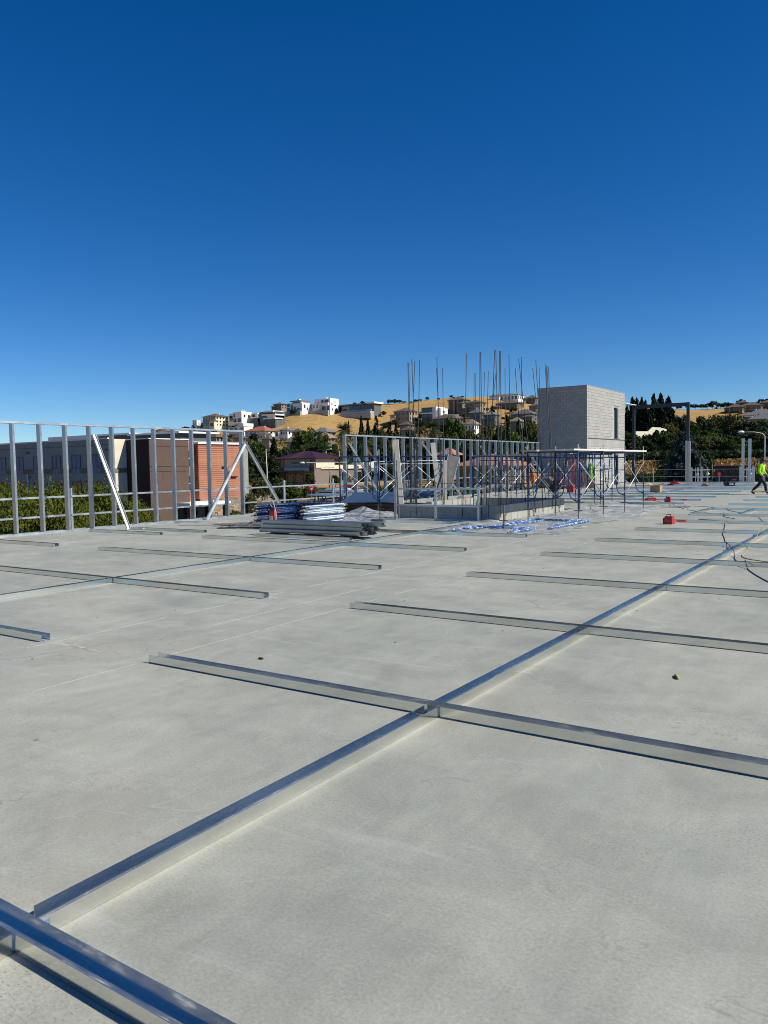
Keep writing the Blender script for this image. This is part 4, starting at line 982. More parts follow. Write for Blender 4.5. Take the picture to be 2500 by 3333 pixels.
o = thing('power_saw', 'orange cut-off saw lying beside the loose blocks behind the pit', 'saw', (-15.0, 28.6, 0), R(30)); MB().box((-.2, -.12, .02), (.2, .12, .26)).build('engine', 'hi_vis_orange', o); MB().tube([(-.35, -.02, .17), (-.35, .02, .17)], .16, 16).build('blade', 'zinc_brace', o); MB().tube([(.1, 0, .26), (.2, 0, .36), (.42, 0, .32), (.4, 0, .1)], .022, 6).build('handle', 'black_rubber', o)
# hanging temporary lamps on the far railing
for i, (x, y) in enumerate(((-12.85, 60.8), (-12.2, 61.2), (-9.3, 60.9))):
    o = thing('site_lamp', ('pale round site lamp hung between the short posts by the portal', 'pale round site lamp hung alone on the far railing', 'pale round site lamp hung between the tall stud posts')[i], 'lamp', (x, y, .62), group='site lamps on the far railing')
    mb = MB(); n = 12
    mb.tube([(0, 0, -.11), (0, 0, -.08), (0, 0, 0), (0, 0, .08), (0, 0, .11)], [.03, .09, .125, .09, .03], n).build('globe', 'raw_edge', o, smooth=True); MB().tube([(0, 0, .1), (0, 0, .4)], .012, 6).build('cord', 'cord_yellow', o)
    MB().tube([(-.01, 0, .105), (-.01, 0, .16)], .04, 8).build('socket', 'black_rubber', o)
# low deck clutter at the far edge
for i in range(5):
    o = MB().box((0, 0, 0), (1.5+.3*i, .12, .09)).build('steel_stud', 'galvanised_dull', None, (-17.2+1.4*i, 58.2+.5*(i % 3), .004)); o.rotation_euler.z = R((-10, 14, 2, -5, 8)[i])
    tag(o, f'loose stud lying at the far deck edge, {ORD[i]} from the tower', 'steel stud', 'loose studs at the far edge')

# ================================================================== WORKER
def worker():
    o = thing('person', 'worker in a yellow-green hi-vis vest and dark trousers walking on the far deck', 'person', (-5.62, 39.58, 0), math.atan2(-.2, 1))
    # local +x is the walking direction; skeleton by joints
    def skin(name, verts, edges, radii, mat, root=0, sub=1):
        me = bpy.data.meshes.new(name); me.from_pydata(verts, edges, []); me.materials.append(MATS[mat])
        ob = link(name, me, o)
        md = ob.modifiers.new('skin', 'SKIN'); md.use_smooth_shade = True
        for i, r_ in enumerate(radii):
            rr_ = r_ if isinstance(r_, tuple) else (r_, r_); me.skin_vertices[0].data[i].radius = rr_
        me.skin_vertices[0].data[root].use_root = True
        sd = ob.modifiers.new('sub', 'SUBSURF'); sd.levels = sub; sd.render_levels = sub
        return ob
    pel = (0, 0, .86); chest = (.06, 0, 1.18); neck = (.09, 0, 1.40); headp = (.13, 0, 1.50); crown = (.14, 0, 1.62)
    fk, fa, ft = (.27, -.09, .47), (.33, -.09, .08), (.50, -.09, .04)
    bk, ba, bt = (-.04, .09, .47), (-.38, .09, .15), (-.27, .09, .03)
    shL, shR = (.07, .20, 1.34), (.07, -.20, 1.34); elR, waR, haR = (.04, -.26, 1.07), (.20, -.25, .86), (.25, -.24, .78)
    elL, waL, haL = (.06, .27, 1.07), (.22, .24, .90), (.27, .23, .83)
    V = [pel, chest, neck, headp, crown, shL, elL, waL, haL, shR, elR, waR, haR, (.02, .09, .84), bk, ba, bt, (.02, -.09, .84), fk, fa, ft]
    E_ = [(0,1),(1,2),(2,3),(3,4),(2,5),(5,6),(6,7),(7,8),(2,9),(9,10),(10,11),(11,12),(0,13),(13,14),(14,15),(15,16),(0,17),(17,18),(18,19),(19,20)]
    Rr = [.12,.13,.055,.085,.075,.06,.045,.032,.035,.06,.045,.032,.035,.085,.06,.042,.04,.085,.06,.042,.04]
    skin('body', V, E_, Rr, 'skin')
    skin('trousers', [pel, (.02, .09, .82), bk, (-.35, .09, .19), (.02, -.09, .82), fk, (.325, -.09, .13)], [(0,1),(1,2),(2,3),(0,4),(4,5),(5,6)], [(.15,.16),.11,.08,.07,.11,.08,.07], 'trousers')
    skin('shirt', [(.01, 0, .93), chest, (.08, 0, 1.33), shL, elL, waL, shR, elR, waR], [(0,1),(1,2),(2,3),(3,4),(4,5),(2,6),(6,7),(7,8)], [(.15,.155),(.17,.16),(.12,.10),.085,.062,.046,.085,.062,.046], 'hi_vis')
    for nm, a, b in (('boot', (-.40, .09, .15), (-.24, .09, .035)), ('boot', (.32, -.09, .07), (.53, -.09, .045))):
        skin(nm, [a, ((a[0]*.6+b[0]*.4), a[1], min(a[2], .07)), b], [(0,1),(1,2)], [.055, .058, .042], 'boots')
    MB().tube([(.13, 0, 1.555), (.13, 0, 1.60), (.12, 0, 1.66), (.12, 0, 1.685)], [.118, .12, .085, .02], 14).build('hard_hat', 'dark_helmet', o, smooth=True)
    MB().tube([(.15, 0, 1.548), (.15, 0, 1.562)], .15, 14).build('hat_brim', 'dark_helmet', o)
    MB().tube([(.08, 0, 1.52), (.09, 0, 1.46), (.08, 0, 1.41)], [.095, .09, .075], 10).build('hair', 'black_rubber', o, smooth=True)
    MB().tube([(.225, 0, 1.50), (.25, 0, 1.485), (.225, 0, 1.475)], [.012, .016, .012], 6).build('nose', 'skin', o, smooth=True)
    for s in (-1, 1):
        MB().tube([(.205, s*.035, 1.515), (.215, s*.035, 1.515)], .011, 6).build('eye', 'dark_helmet', o)
        MB().tube([(.12, s*.09, 1.51), (.12, s*.105, 1.51)], .024, 7).build('ear', 'skin', o)
    MB().box((.212, -.025, 1.447), (.222, .025, 1.455)).build('mouth', 'stucco_taupe', o)
    for (hx, hy, hz, sy) in ((.27, .23, .83, 1), (.25, -.24, .78, -1)):
        for k in range(4):
            fy = hy+(k-1.5)*.017; L = (.055, .065, .06, .045)[k]
            MB().tube([(hx, fy, hz-.02), (hx+.012, fy, hz-.02-L*.5), (hx-.004, fy, hz-.02-L)], [.0085, .008, .006], 6).build('finger', 'skin', o, smooth=True)
        MB().tube([(hx+.02, hy-sy*.03, hz+.005), (hx+.045, hy-sy*.045, hz-.03), (hx+.04, hy-sy*.04, hz-.055)], [.011, .010, .007], 6).build('thumb', 'skin', o, smooth=True)
    MB().tube([(-.10, 0, 1.2), (-.12, .0, 1.0)], .02, 6).build('harness_strap', 'dark_helmet', o)
    for z, r_ in ((1.02, .172), (.97, .172)):
        MB().tube([(.015+.05*(z-.93), 0, z-.012), (.015+.05*(z-.93), 0, z+.012)], r_*.98, 16, cap=False).build('vest_band', 'hi_vis', o)
    MB().tube([(.0, 0, .87), (.0, 0, .93)], [.172, .165], 14).build('tool_belt', 'black_rubber', o); MB().box((-.24, .05, .70), (-.12, .2, .9)).build('tool_pouch', 'black_rubber', o)
worker()

# ================================================================== FOLIAGE
def leaf_cloud(n, fn, size, seed, flat=.0):
    """n leaf quads; fn(rnd) -> (pos, outward)"""
    rnd = random.Random(seed); mb = MB()
    for _ in range(n):
        p, out = fn(rnd)
        nrm = Vector((rnd.gauss(0, 1), rnd.gauss(0, 1), rnd.gauss(0, 1)+flat)).normalized()+out*.7; nrm.normalize()
        a = nrm.cross(Vector((rnd.gauss(0, 1), rnd.gauss(0, 1), rnd.gauss(0, 1)))); a.normalize(); b = nrm.cross(a)
        s = size*rnd.uniform(.6, 1.4); o = len(mb.v)
        mb.v += [tuple(p+a*s), tuple(p+b*s*.55), tuple(p-a*s), tuple(p-b*s*.55)]; mb.f.append((o, o+1, o+2, o+3)); mb.m.append(0)
    return mb
def clumps(rnd, k, shape):
    return [shape(rnd) for _ in range(k)]
def broad_crown(name, mat, n, size, seed, k=38, zc_=.62, rz_=.38, rx=.5, low=0.0):
    """unit tree: height 1, width 1"""
    rnd = random.Random(seed); C = []
    for _ in range(k):
        th = rnd.uniform(0, 2*math.pi); ph = math.acos(rnd.uniform(-.75, 1)); rr = rnd.uniform(.45, .92)
        C.append((Vector((rx*rr*math.sin(ph)*math.cos(th), rx*rr*math.sin(ph)*math.sin(th), zc_+rz_*rr*math.cos(ph))), rnd.uniform(.07, .16)))
    def fn(r):
        c, s = r.choice(C); d = Vector((r.gauss(0, 1), r.gauss(0, 1), r.gauss(0, 1))).normalized()
        return c+Vector((d.x*s*1.1, d.y*s*1.1, d.z*s*.8))*r.uniform(.55, 1.05), (d+(c-Vector((0, 0, zc_-.1))).normalized()*.6).normalized()
    return leaf_cloud(n, fn, size, seed+1).mesh(name, mat)
def cone_crown(name, mat, n, size, seed, z0=.06, r0=.5, power=.9, tiers=16, droop=.05):
    rnd = random.Random(seed); B = []
    for i in range(tiers):
        z = z0+(1-z0)*(i+.3)/tiers; R_ = r0*(1-(z-z0)/(1-z0))**power*rnd.uniform(.82, 1.12)+.02
        for j in range(max(4, int(11*(1-i/tiers))+3)):
            a = rnd.uniform(0, 2*math.pi); B.append((z, R_*rnd.uniform(.7, 1.12), a))
    def fn(r):
        z, R_, a = r.choice(B); q = r.uniform(.15, 1)**.6
        p = Vector((R_*q*math.cos(a), R_*q*math.sin(a), z-droop*q+r.gauss(0, .012)))+Vector((r.gauss(0, .02), r.gauss(0, .02), r.gauss(0, .012)))
        return p, Vector((math.cos(a), math.sin(a), .5)).normalized()
    return leaf_cloud(n, fn, size, seed+1).mesh(name, mat)
def trunk_mesh(name, top=.6, r=.03, limbs=5, seed=1, mat='trunk'):
    rnd = random.Random(seed); mb = MB()
    mb.tube([(0, 0, -.06), (0, 0, .0), (.01, .005, top*.5), (0, .01, top)], [r*1.5, r*1.2, r, r*.45], 8)
    for i in range(limbs):
        a = 2*math.pi*i/limbs+rnd.uniform(-.4, .4); z = top*rnd.uniform(.45, .85)
        mb.tube([(0, 0, z), (.14*math.cos(a), .14*math.sin(a), z+.1), (.28*math.cos(a), .28*math.sin(a), z+.24)], [r*.5, r*.35, r*.12], 5)
    return mb.mesh(name, mat)
CROWN = {}
for v in range(3):
    CROWN['green', v] = broad_crown('crown', 'leaf_green', 2600, .040, 100+v, 44, .58, .42)
    CROWN['dark', v] = broad_crown('crown', 'leaf_dark', 2600, .040, 120+v, 40, .58, .42)
    CROWN['olive', v] = broad_crown('crown', 'leaf_olive', 2600, .038, 140+v, 46, .58, .42)
    CROWN['yellow', v] = broad_crown('crown', 'leaf_yellow', 2200, .038, 160+v, 40, .58, .42)
    CROWN['conifer', v] = cone_crown('crown', 'leaf_conifer', 4200, .040, 180+v, .04, .5, .72, 18)
    CROWN['cypress', v] = cone_crown('crown', 'leaf_conifer', 2400, .046, 190+v, .03, .5, .5, 18)
    CROWN['locust', v] = broad_crown('crown', 'leaf_locust', 24000, .0135, 200+v, 150, .56, .44)
    CROWN['rust', v] = broad_crown('crown', 'leaf_rust', 1500, .05, 220+v, 30, .58, .42)
    CROWN['shrub', v] = broad_crown('crown', 'leaf_green', 1500, .06, 240+v, 30, .46, .5)
CROWN['spruce', 0] = cone_crown('crown', 'leaf_spruce', 12000, .028, 300, .02, .5, .62, 22, .04)
TRUNK = {v: trunk_mesh('trunk', .6, .028, 5, 10+v) for v in range(3)}
TRUNKC = trunk_mesh('trunk', .8, .022, 0, 20)
_tc = 0
def tree(px, ytop, wpx, d, kind, label, group, base=None, rot=None, name=None):
    global _tc; _tc += 1; rnd = random.Random(_tc*13)
    p = polar(px, d); p.z -= .1
    if base is not None: p.z = base
    top = at(px, ytop, d).z; h = max(1.0, top-p.z); w = wpx/F_PX*d
    nm = name or {'conifer': 'conifer_tree', 'cypress': 'cypress_tree', 'spruce': 'spruce_tree', 'shrub': 'shrub'}.get(kind, 'leafy_tree')
    t = thing(nm, label, 'shrub' if kind == 'shrub' else 'tree', p, rnd.uniform(0, 6.28), group)
    v = rnd.randrange(3) if kind != 'spruce' else 0
    link('trunk', TRUNKC if kind in ('conifer', 'cypress', 'spruce') else TRUNK[rnd.randrange(3)], t, scale=(h*.6, h*.6, h) if kind in ('conifer', 'cypress', 'spruce') else (w*.8, w*.8, h))
    link('crown', CROWN[kind, v], t, scale=(w, w*rnd.uniform(.9, 1.1), h))
    return t

# locust trees just beyond the left deck edge
LOC = [(-70,1575,420,33),(15,1572,300,31),(95,1568,280,33),(165,1588,270,34),(240,1592,260,35),(325,1572,230,36),(400,1622,190,38),(60,1600,260,28),(200,1640,240,29),(300,1650,220,31),(-20,1640,260,27),(380,1662,180,33),(130,1650,260,27),(445,1655,120,40)]
for i, (px, yt, w, d) in enumerate(LOC):
    tree(px, yt, w, d, 'locust', 'yellow-green locust tree growing below the left deck edge in front of the hotel', 'locust trees in front of the hotel')
tree(488, 1650, 60, 46, 'locust', 'slender yellow-green locust tree in front of the taupe hotel wall', None)
tree(812, 1592, 42, 78, 'olive', 'narrow olive-green young tree right of the stone hotel corner', None)
tree(850, 1545, 70, 120, 'olive', 'olive tree with reddish leaves behind the third wall brace', None)
tree(930, 1568, 95, 105, 'green', 'round green tree in the parking lot behind the guard rail post', None)
tree(1000, 1572, 60, 120, 'olive', 'small spreading tree beside the yield sign', None)
tree(1010, 1535, 36, 195, 'olive', 'small tree in front of the car wash right windows', None)
tree(1090, 1545, 34, 195, 'green', 'small tree in front of the car wash wing window', None)
tree(900, 1545, 60, 190, 'shrub', 'low shrub at the left corner of the car wash', None)
for i, (px, d, yt, w) in enumerate(((890, 102, 1655, 60), (945, 104, 1650, 70), (1010, 101, 1662, 50), (1060, 106, 1648, 60), (1085, 103, 1655, 50), (860, 108, 1640, 50))):
    tree(px, yt, w, d, 'shrub', 'low round shrub in the mulched bed beside the parking lot', 'shrubs in the mulched bed')
# bare twiggy bush
p = polar(862, 74); t = thing('bare_bush', 'leafless pale twiggy bush beyond the third wall brace', 'bush', p)
rr = random.Random(4)
for i in range(40):
    a = rr.uniform(0, 6.28); L = rr.uniform(2.0, 3.4); q = rr.uniform(.25, .75)
    MB().tube([(0, 0, 0), (L*q*.4*math.cos(a), L*q*.4*math.sin(a), L*.5), (L*q*math.cos(a)+rr.uniform(-.2, .2), L*q*math.sin(a), L)], [.03, .02, .008], 4).build('branch', 'twig', t)
# green shrubs near the deck seen between the far studs
for i, (px, yt, w, d, k) in enumerate(((1215,1580,90,80,'green'),(1285,1565,120,82,'green'),(1345,1585,100,84,'olive'),(1405,1580,100,86,'green'),(1470,1590,90,90,'dark'),(1530,1580,90,92,'green'),(1590,1590,80,95,'rust'),(1640,1580,80,96,'dark'),(1690,1570,80,100,'green'),(1740,1575,70,105,'green'))):
    tree(px, yt, w, d, k, f'leafy tree seen between the far wall studs, {ORD[i]} from the left', 'trees behind the far stud wall')
# groves behind the car wash and below the hillside houses
GR = [(770,1462,70,238,'dark'),(800,1440,64,245,'dark'),(835,1432,72,250,'green'),(862,1462,60,230,'dark'),(893,1421,62,262,'conifer'),(935,1448,58,250,'dark'),(965,1462,70,232,'dark'),(995,1392,90,285,'green'),(1030,1425,64,262,'dark'),(1052,1405,64,285,'green'),(1085,1438,74,258,'dark'),(1070,1470,60,225,'green'),(1105,1452,60,228,'olive'),
      (1137,1366,20,310,'cypress'),(1178,1352,44,305,'conifer'),(1200,1364,44,300,'conifer'),(1226,1350,40,310,'cypress'),(1190,1402,66,262,'olive'),(1160,1440,66,240,'dark'),(1225,1420,70,255,'dark'),(1250,1396,54,275,'olive'),(1270,1368,40,300,'cypress'),(1291,1366,34,305,'cypress'),(1300,1410,60,260,'dark'),(1340,1386,54,285,'dark'),(1340,1440,70,235,'green'),
      (1395,1432,80,240,'dark'),(1440,1410,60,262,'dark'),(1480,1356,80,300,'green'),(1470,1410,70,255,'green'),(1530,1384,66,280,'olive'),(1520,1430,70,245,'dark'),(1562,1398,50,275,'olive'),(1590,1378,58,290,'olive'),(1600,1430,70,245,'dark'),(1625,1382,50,285,'dark'),(1650,1345,40,310,'cypress'),(1672,1400,50,270,'green'),(1690,1362,44,300,'cypress'),(1712,1358,46,305,'conifer'),(1732,1357,64,295,'olive'),(1700,1420,70,250,'green'),(1745,1400,50,265,'green'),
      (740,1470,60,235,'dark'),(705,1474,60,240,'dark'),(1260,1450,70,230,'dark'),(1430,1470,70,225,'dark'),(1560,1470,70,225,'dark'),(1650,1460,70,228,'green'),(1730,1470,60,225,'dark')]
DESC = {'dark': 'dark green round tree', 'green': 'mid green leafy tree', 'olive': 'olive-yellow leafy tree', 'conifer': 'dark pointed conifer', 'cypress': 'dark slender cypress'}
for (px, yt, w, d, k) in GR:
    side = 'left of the palms' if px < 1110 else 'behind the far stud wall' if px < 1450 else 'behind the reinforcing bars'
    tree(px, yt, w, d, k, DESC[k]+' in the grove '+side, DESC[k].split()[-1]+'s '+side)
# palms
def palm(px, ytop, d, label, w=7.0):
    p = polar(px, d); top = at(px, ytop, d).z; h = top-p.z; rr = random.Random(int(px))
    t = thing('palm_tree', label, 'palm', p, 0, 'palms behind the far stud wall')
    hh = h-w*.22
    MB().tube([(0, 0, -.3), (.05, 0, hh*.5), (0, .05, hh)], [.42, .34, .3], 10).build('trunk', 'trunk', t)
    for nm, mat, n, e0, e1, L0 in (('fronds', 'leaf_palm', 46, -35, 75, .52), ('dead_fronds', 'leaf_dead', 46, -88, -40, .42)):
        mb = MB()
        for i in range(n):
            az = rr.uniform(0, 6.28); el = R(rr.uniform(e0, e1)); L = w*L0*rr.uniform(.75, 1.1)
            dx = Vector((math.cos(az)*math.cos(el), math.sin(az)*math.cos(el), math.sin(el))); o = Vector((0, 0, hh+(0 if nm == 'fronds' else rr.uniform(-2.2, -.1))))
            sd = dx.cross(Zax).normalized(); pts = []
            for s in range(5):
                q = s/4; pts.append(o+dx*L*q-Zax*(L*.30*q*q))
            for s in range(4):
                for k in range(3):
                    a = pts[s]+(pts[s+1]-pts[s])*(k/3); ww = L*.34*math.sin(math.pi*min(1, (s+k/3)/4+.12))*.8+.05
                    for sg in (-1, 1):
                        tip = a+sd*sg*ww+(pts[s+1]-pts[s])*.7-Zax*ww*.35; b = len(mb.v)
                        mb.v += [tuple(a), tuple(a+(pts[s+1]-pts[s])*.3), tuple(tip)]; mb.f.append((b, b+1, b+2)); mb.m.append(0)
        mb.build(nm, mat, t)
palm(1122, 1380, 200, 'tall fan palm with a dead skirt left of the far stud wall end', 6.2)
palm(1195, 1418, 190, 'shorter fan palm with a dead skirt behind the far stud wall', 5.4)
palm(1370, 1374, 205, 'fan palm beside the left bundle of reinforcing bars', 5.2)
palm(1412, 1372, 200, 'broad fan palm just right of the left reinforcing bars', 6.4)
palm(1515, 1345, 400, 'small palm by the grey hillside houses', 5.5)
# right-hand trees
for i, (px, yt, w, d) in enumerate(((2042,1318,34,310),(2058,1291,38,305),(2073,1294,30,320),(2087,1290,36,300),(2100,1302,34,315),(2128,1279,42,300),(2151,1278,46,305),(2176,1287,44,300),(2110,1330,50,290),(2160,1335,50,290),(2190,1330,40,300))):
    tree(px, yt, w*1.7, d, 'conifer', 'very tall dark conifer in the row behind the steel portal frame', 'tall conifers behind the portal frame')
RT = [(2225,1342,56,320,'dark'),(2290,1347,70,300,'dark'),(2335,1340,80,305,'olive'),(2385,1345,80,295,'olive'),(2440,1362,90,285,'dark'),(2490,1362,80,290,'dark'),(2182,1372,54,285,'yellow'),(2250,1372,60,285,'green'),(2320,1392,80,262,'dark'),(2400,1400,80,260,'dark'),(2470,1400,80,262,'olive'),(2540,1380,90,270,'dark'),(2230,1400,70,260,'dark'),
      (2050,1425,60,240,'green'),(2095,1410,60,236,'dark'),(2135,1398,60,240,'dark'),(2170,1405,60,236,'green'),(2210,1425,60,230,'dark'),(2310,1420,66,226,'green'),(2350,1425,66,226,'green'),(2395,1420,66,224,'green'),(2440,1428,66,226,'dark'),(2485,1424,66,226,'green'),(2530,1420,66,226,'green'),(2070,1450,54,222,'dark'),(2120,1440,60,220,'dark'),(2030,1440,50,230,'dark')]
for (px, yt, w, d, k) in RT:
    z_ = 'along the upper street' if d < 245 else 'on the slope below the right hillside houses'
    tree(px, yt, w, d, k, DESC.get(k, 'bright yellow-green tree')+' '+z_, 'trees '+z_)
tree(2232, 1402, 165, 118, 'spruce', 'large blue-green spruce behind the right column of the steel portal', None)
for i, (px, yt, w, d) in enumerate(((2115,1545,40,140),(2090,1548,36,150),(2365,1530,30,150),(2045,1540,40,140))):
    tree(px, yt, w, d, 'shrub', f'dark shrub at the edge of the right parking lot, {("second","third","rightmost","leftmost")[("2115","2090","2365","2045").index(str(px))]} of four' if False else ('dark shrub beside the white car beyond the far railing', 'small dark shrub left of the portal column foot', 'green shrub near the flat-roofed shelter', 'dark shrub right of the tower foot')[i], None)
# ridge and hillside trees
rr = random.Random(31)
for (px, yt, w) in ((1158,1309,14),(1172,1312,10),(1184,1304,18),(1205,1309,14),(1272,1299,20),(1288,1298,22),(1303,1300,22),(1318,1305,16),(1340,1306,14),(1357,1299,16),(1370,1298,14),(1394,1291,14),(1430,1294,10),(1472,1285,14),(1507,1288,14),(1480,1291,8),(1246,1310,12)):
    tree(px, yt, w, 694, 'dark', 'small dark oak on the dry ridge skyline behind the reinforcing bars', 'ridge oaks behind the bars')
for (px, yt, w) in ((2240,1314,18),(2262,1316,20),(2284,1316,18),(2302,1313,20),(2319,1305,24),(2345,1314,22),(2365,1311,26),(2381,1313,20),(2410,1301,22),(2478,1299,26),(2496,1297,12),(2330,1327,10),(2210,1322,16)):
    tree(px, yt-2, w*1.25, 694, 'dark', 'dark oak on the dry skyline right of the steel portal frame', 'ridge oaks right of the portal')
for i in range(200):
    px = rr.uniform(520, 1745); d = rr.uniform(400, 660)
    if 850 < px < 1250 and 455 < d < 588: continue
    if d > 610 and px > 1100: continue
    z = terrain_z(d, px); hgt = rr.uniform(3, 6.5)
    yt = horizon_y(px)-(z+hgt-EYE)/d*F_PX
    tree(px, yt, rr.uniform(3.5, 7)/d*F_PX, d, rr.choice(['dark', 'dark', 'dark', 'green', 'olive', 'cypress']), 'small garden tree among the hillside houses', 'garden trees among the hillside houses')
for i in range(18):
    px = rr.uniform(2360, 2560); d = rr.uniform(520, 640); z = terrain_z(d, px); hgt = rr.uniform(3, 6)
    tree(px, horizon_y(px)-(z+hgt-EYE)/d*F_PX, rr.uniform(4, 8)/d*F_PX, d, rr.choice(['dark', 'green', 'olive']), 'garden tree below the right hilltop houses', 'garden trees below the right hilltop houses')

# ================================================================== HILLSIDE HOUSES
def hip(mb, x0, x1, y0, y1, z, h, ov=.5):
    x0 -= ov; x1 += ov; y0 -= ov; y1 += ov; w = x1-x0; l = y1-y0; r = min(w, l)/2
    if w >= l: a, b = (x0+r, (y0+y1)/2, z+h), (x1-r, (y0+y1)/2, z+h)
    else: a, b = ((x0+x1)/2, y0+r, z+h), ((x0+x1)/2, y1-r, z+h)
    t = .22
    vs = [(x0,y0,z),(x1,y0,z),(x1,y1,z),(x0,y1,z),(x0,y0,z+t),(x1,y0,z+t),(x1,y1,z+t),(x0,y1,z+t),(a[0],a[1],a[2]+t),(b[0],b[1],b[2]+t)]
    fs = [(3,2,1,0),(0,1,5,4),(1,2,6,5),(2,3,7,6),(3,0,4,7)]
    fs += [(4,5,9,8),(5,6,9),(6,7,8,9),(7,4,8)] if w >= l else [(4,5,8),(5,6,9,8),(6,7,9),(7,4,8,9)]
    mb.add(vs, fs)
def dims(px0, px1, d, ratio, rot):
    pxm = (px0+px1)/2; Wa = (px1-px0)/F_PX*d; th = math.atan((pxm-1250)/F_PX); phi = th-YAW-rot
    wx = Wa/(abs(math.cos(phi))+ratio*abs(math.sin(phi))); return pxm, wx, wx*ratio
def wins(parent, wx, wy, z0, z1, storeys, nx, ny, mat='glass', sill=True):
    sh = (z1-z0)/storeys
    for s in range(storeys):
        zb = z0+s*sh+sh*.28; zt = z0+s*sh+sh*.80
        for i in range(nx):
            c = -wx/2+wx*(i+.5)/nx; ww = wx/nx*.27
            unit_box('window', mat, parent, (c-ww, -wy/2-.06, zb), (c+ww, -wy/2+.05, zt))
        for i in range(ny):
            c = -wy/2+wy*(i+.5)/ny; ww = wy/ny*.22
            unit_box('window', mat, parent, (wx/2-.05, c-ww, zb), (wx/2+.06, c+ww, zt))
def hip_house(label, px0, px1, ypeak, yeave, ybase, d, wall, roof, rot=0.0, ratio=.8, storeys=2, nx=4, ny=3, extra=None, cat='house'):
    rot = R(rot); pxm, wx, wy = dims(px0, px1, d, ratio, rot)
    wx *= .93; wy *= .93
    b = at(pxm, ybase, d); ze = at(pxm, yeave, d).z-b.z; zp = at(pxm, ypeak, d).z-b.z
    t = thing('hillside_house', label, cat, b, rot, 'houses on the hillside')
    MB().box((-wx/2, -wy/2, -4), (wx/2, wy/2, ze)).build('wall', wall, t)
    mb = MB(); hip(mb, -wx/2, wx/2, -wy/2, wy/2, ze, max(1.2, (zp-ze)*1.25), .9); mb.build('roof', roof, t)
    if nx or ny: wins(t, wx, wy, 0, ze, storeys, nx, ny)
    rn = random.Random(int(px0*7+ybase))
    if wx > 6:                                                # lower wing with its own roof, chimney, eave fascia, garage door
        sx = rn.choice((-1, 1)); ww = wx*rn.uniform(.30, .42); wd_ = wy*rn.uniform(.35, .6); hz = ze*(rn.uniform(.5, .62) if storeys > 1 else rn.uniform(.8, .92))
        xa = (-wx/2-ww*.25) if sx < 0 else (wx/2-ww*.75); ya = -wy/2-wd_*.55
        MB().box((xa, ya, -4), (xa+ww, -wy/2+.2, hz)).build('wing_wall', wall, t)
        mb = MB(); hip(mb, xa, xa+ww, ya, -wy/2+.6, hz, min(1.6, ww*.22), .6); mb.build('wing_roof', roof, t)
        unit_box('garage_door', 'trim_white' if rn.random() < .4 else 'stucco_slate', t, (xa+ww*.2, ya-.07, 0), (xa+ww*.8, ya+.05, min(2.3, hz*.8)))
        cx_ = rn.uniform(-.25, .25)*wx; MB().box((cx_-.4, .1, ze), (cx_+.4, .9, zp+.9)).build('chimney', wall, t)
    if extra:
        for (u0, u1, v0, v1, w0, w1, m, nm) in extra:
            MB().box((-wx/2+wx*u0, -wy/2+wy*v0, ze*w0 if w0 > 0 else -4), (-wx/2+wx*u1, -wy/2+wy*v1, ze*w1)).build(nm, m, t)
    return t, wx, wy, ze
def modern(label, px0, px1, ytop, ybase, d, boxes, rot=0.0, ratio=.8, glass=()):
    rot = R(rot); pxm, wx, wy = dims(px0, px1, d, ratio, rot); b = at(pxm, ybase, d); h = at(pxm, ytop, d).z-b.z
    t = thing('modern_house', label, 'house', b, rot, 'houses on the hillside')
    for (u0, u1, v0, v1, w0, w1, m, nm) in boxes:
        MB().box((-wx/2+wx*u0, -wy/2+wy*v0, h*w0 if w0 > 0 else -5), (-wx/2+wx*u1, -wy/2+wy*v1, h*w1)).build(nm, m, t)
    for (f, a0, a1, w0, w1, off) in glass:
        if f == 'f': unit_box('window', 'glass', t, (-wx/2+wx*a0, -wy/2+wy*off-.08, h*w0), (-wx/2+wx*a1, -wy/2+wy*off+.06, h*w1))
        else: unit_box('window', 'glass', t, (-wx/2+wx*off-.06, -wy/2+wy*a0, h*w0), (-wx/2+wx*off+.08, -wy/2+wy*a1, h*w1))
    return t
W_, Dk = 'stucco_white', 'stucco_slate'
modern('small plain white house at the left end of the hillside row', 628, 652, 1369, 1390, 600, [(0,1,0,1,0,1,W_,'wall'),(-.03,1.03,-.03,1.03,1,1.06,'trim_white','roof')], glass=(('f',.2,.4,.3,.7,0),('s',.5,.7,.3,.7,1)))
t_, a_, b_, z_ = hip_house('large tan three-storey house with a brown hip roof and dark balconies', 660, 745, 1349, 1358, 1390, 590, 'stucco_cream', 'roof_brown', 0, .95, 3, 5, 4, [(-.06,1.02,-.10,0,.30,.34,'stucco_beige','balcony'),(-.06,1.02,-.10,0,.62,.66,'stucco_beige','balcony')])
modern('white blocky modern house with stepped flat roofs beside the tan house', 744, 820, 1340, 1379, 585, [(0,.35,.1,1,0,.8,W_,'wall'),(.35,1,0,1,0,.92,W_,'wall'),(.55,.75,.3,.7,.92,1.06,W_,'stair_tower'),(.0,.35,.1,1,.8,.84,'trim_white','roof')], glass=(('f',.05,.28,.2,.65,.1),('f',.4,.62,.1,.4,0),('f',.72,.95,.1,.4,0),('s',.2,.35,.5,.7,1),('s',.6,.75,.5,.7,1),('f',.42,.52,.5,.8,0)))
modern('modern house with a floating white upper floor over dark glass', 817, 853, 1345, 1378, 580, [(0,1,.1,1,0,.5,Dk,'wall'),(-.08,1.1,0,1,.5,.62,'trim_white','balcony'),(0,1,.1,1,.62,.9,W_,'upper_wall'),(-.06,1.06,0,1.05,.9,.98,'trim_white','roof')], glass=(('f',.05,.6,.64,.88,.1),('s',.1,.9,.1,.45,1)))
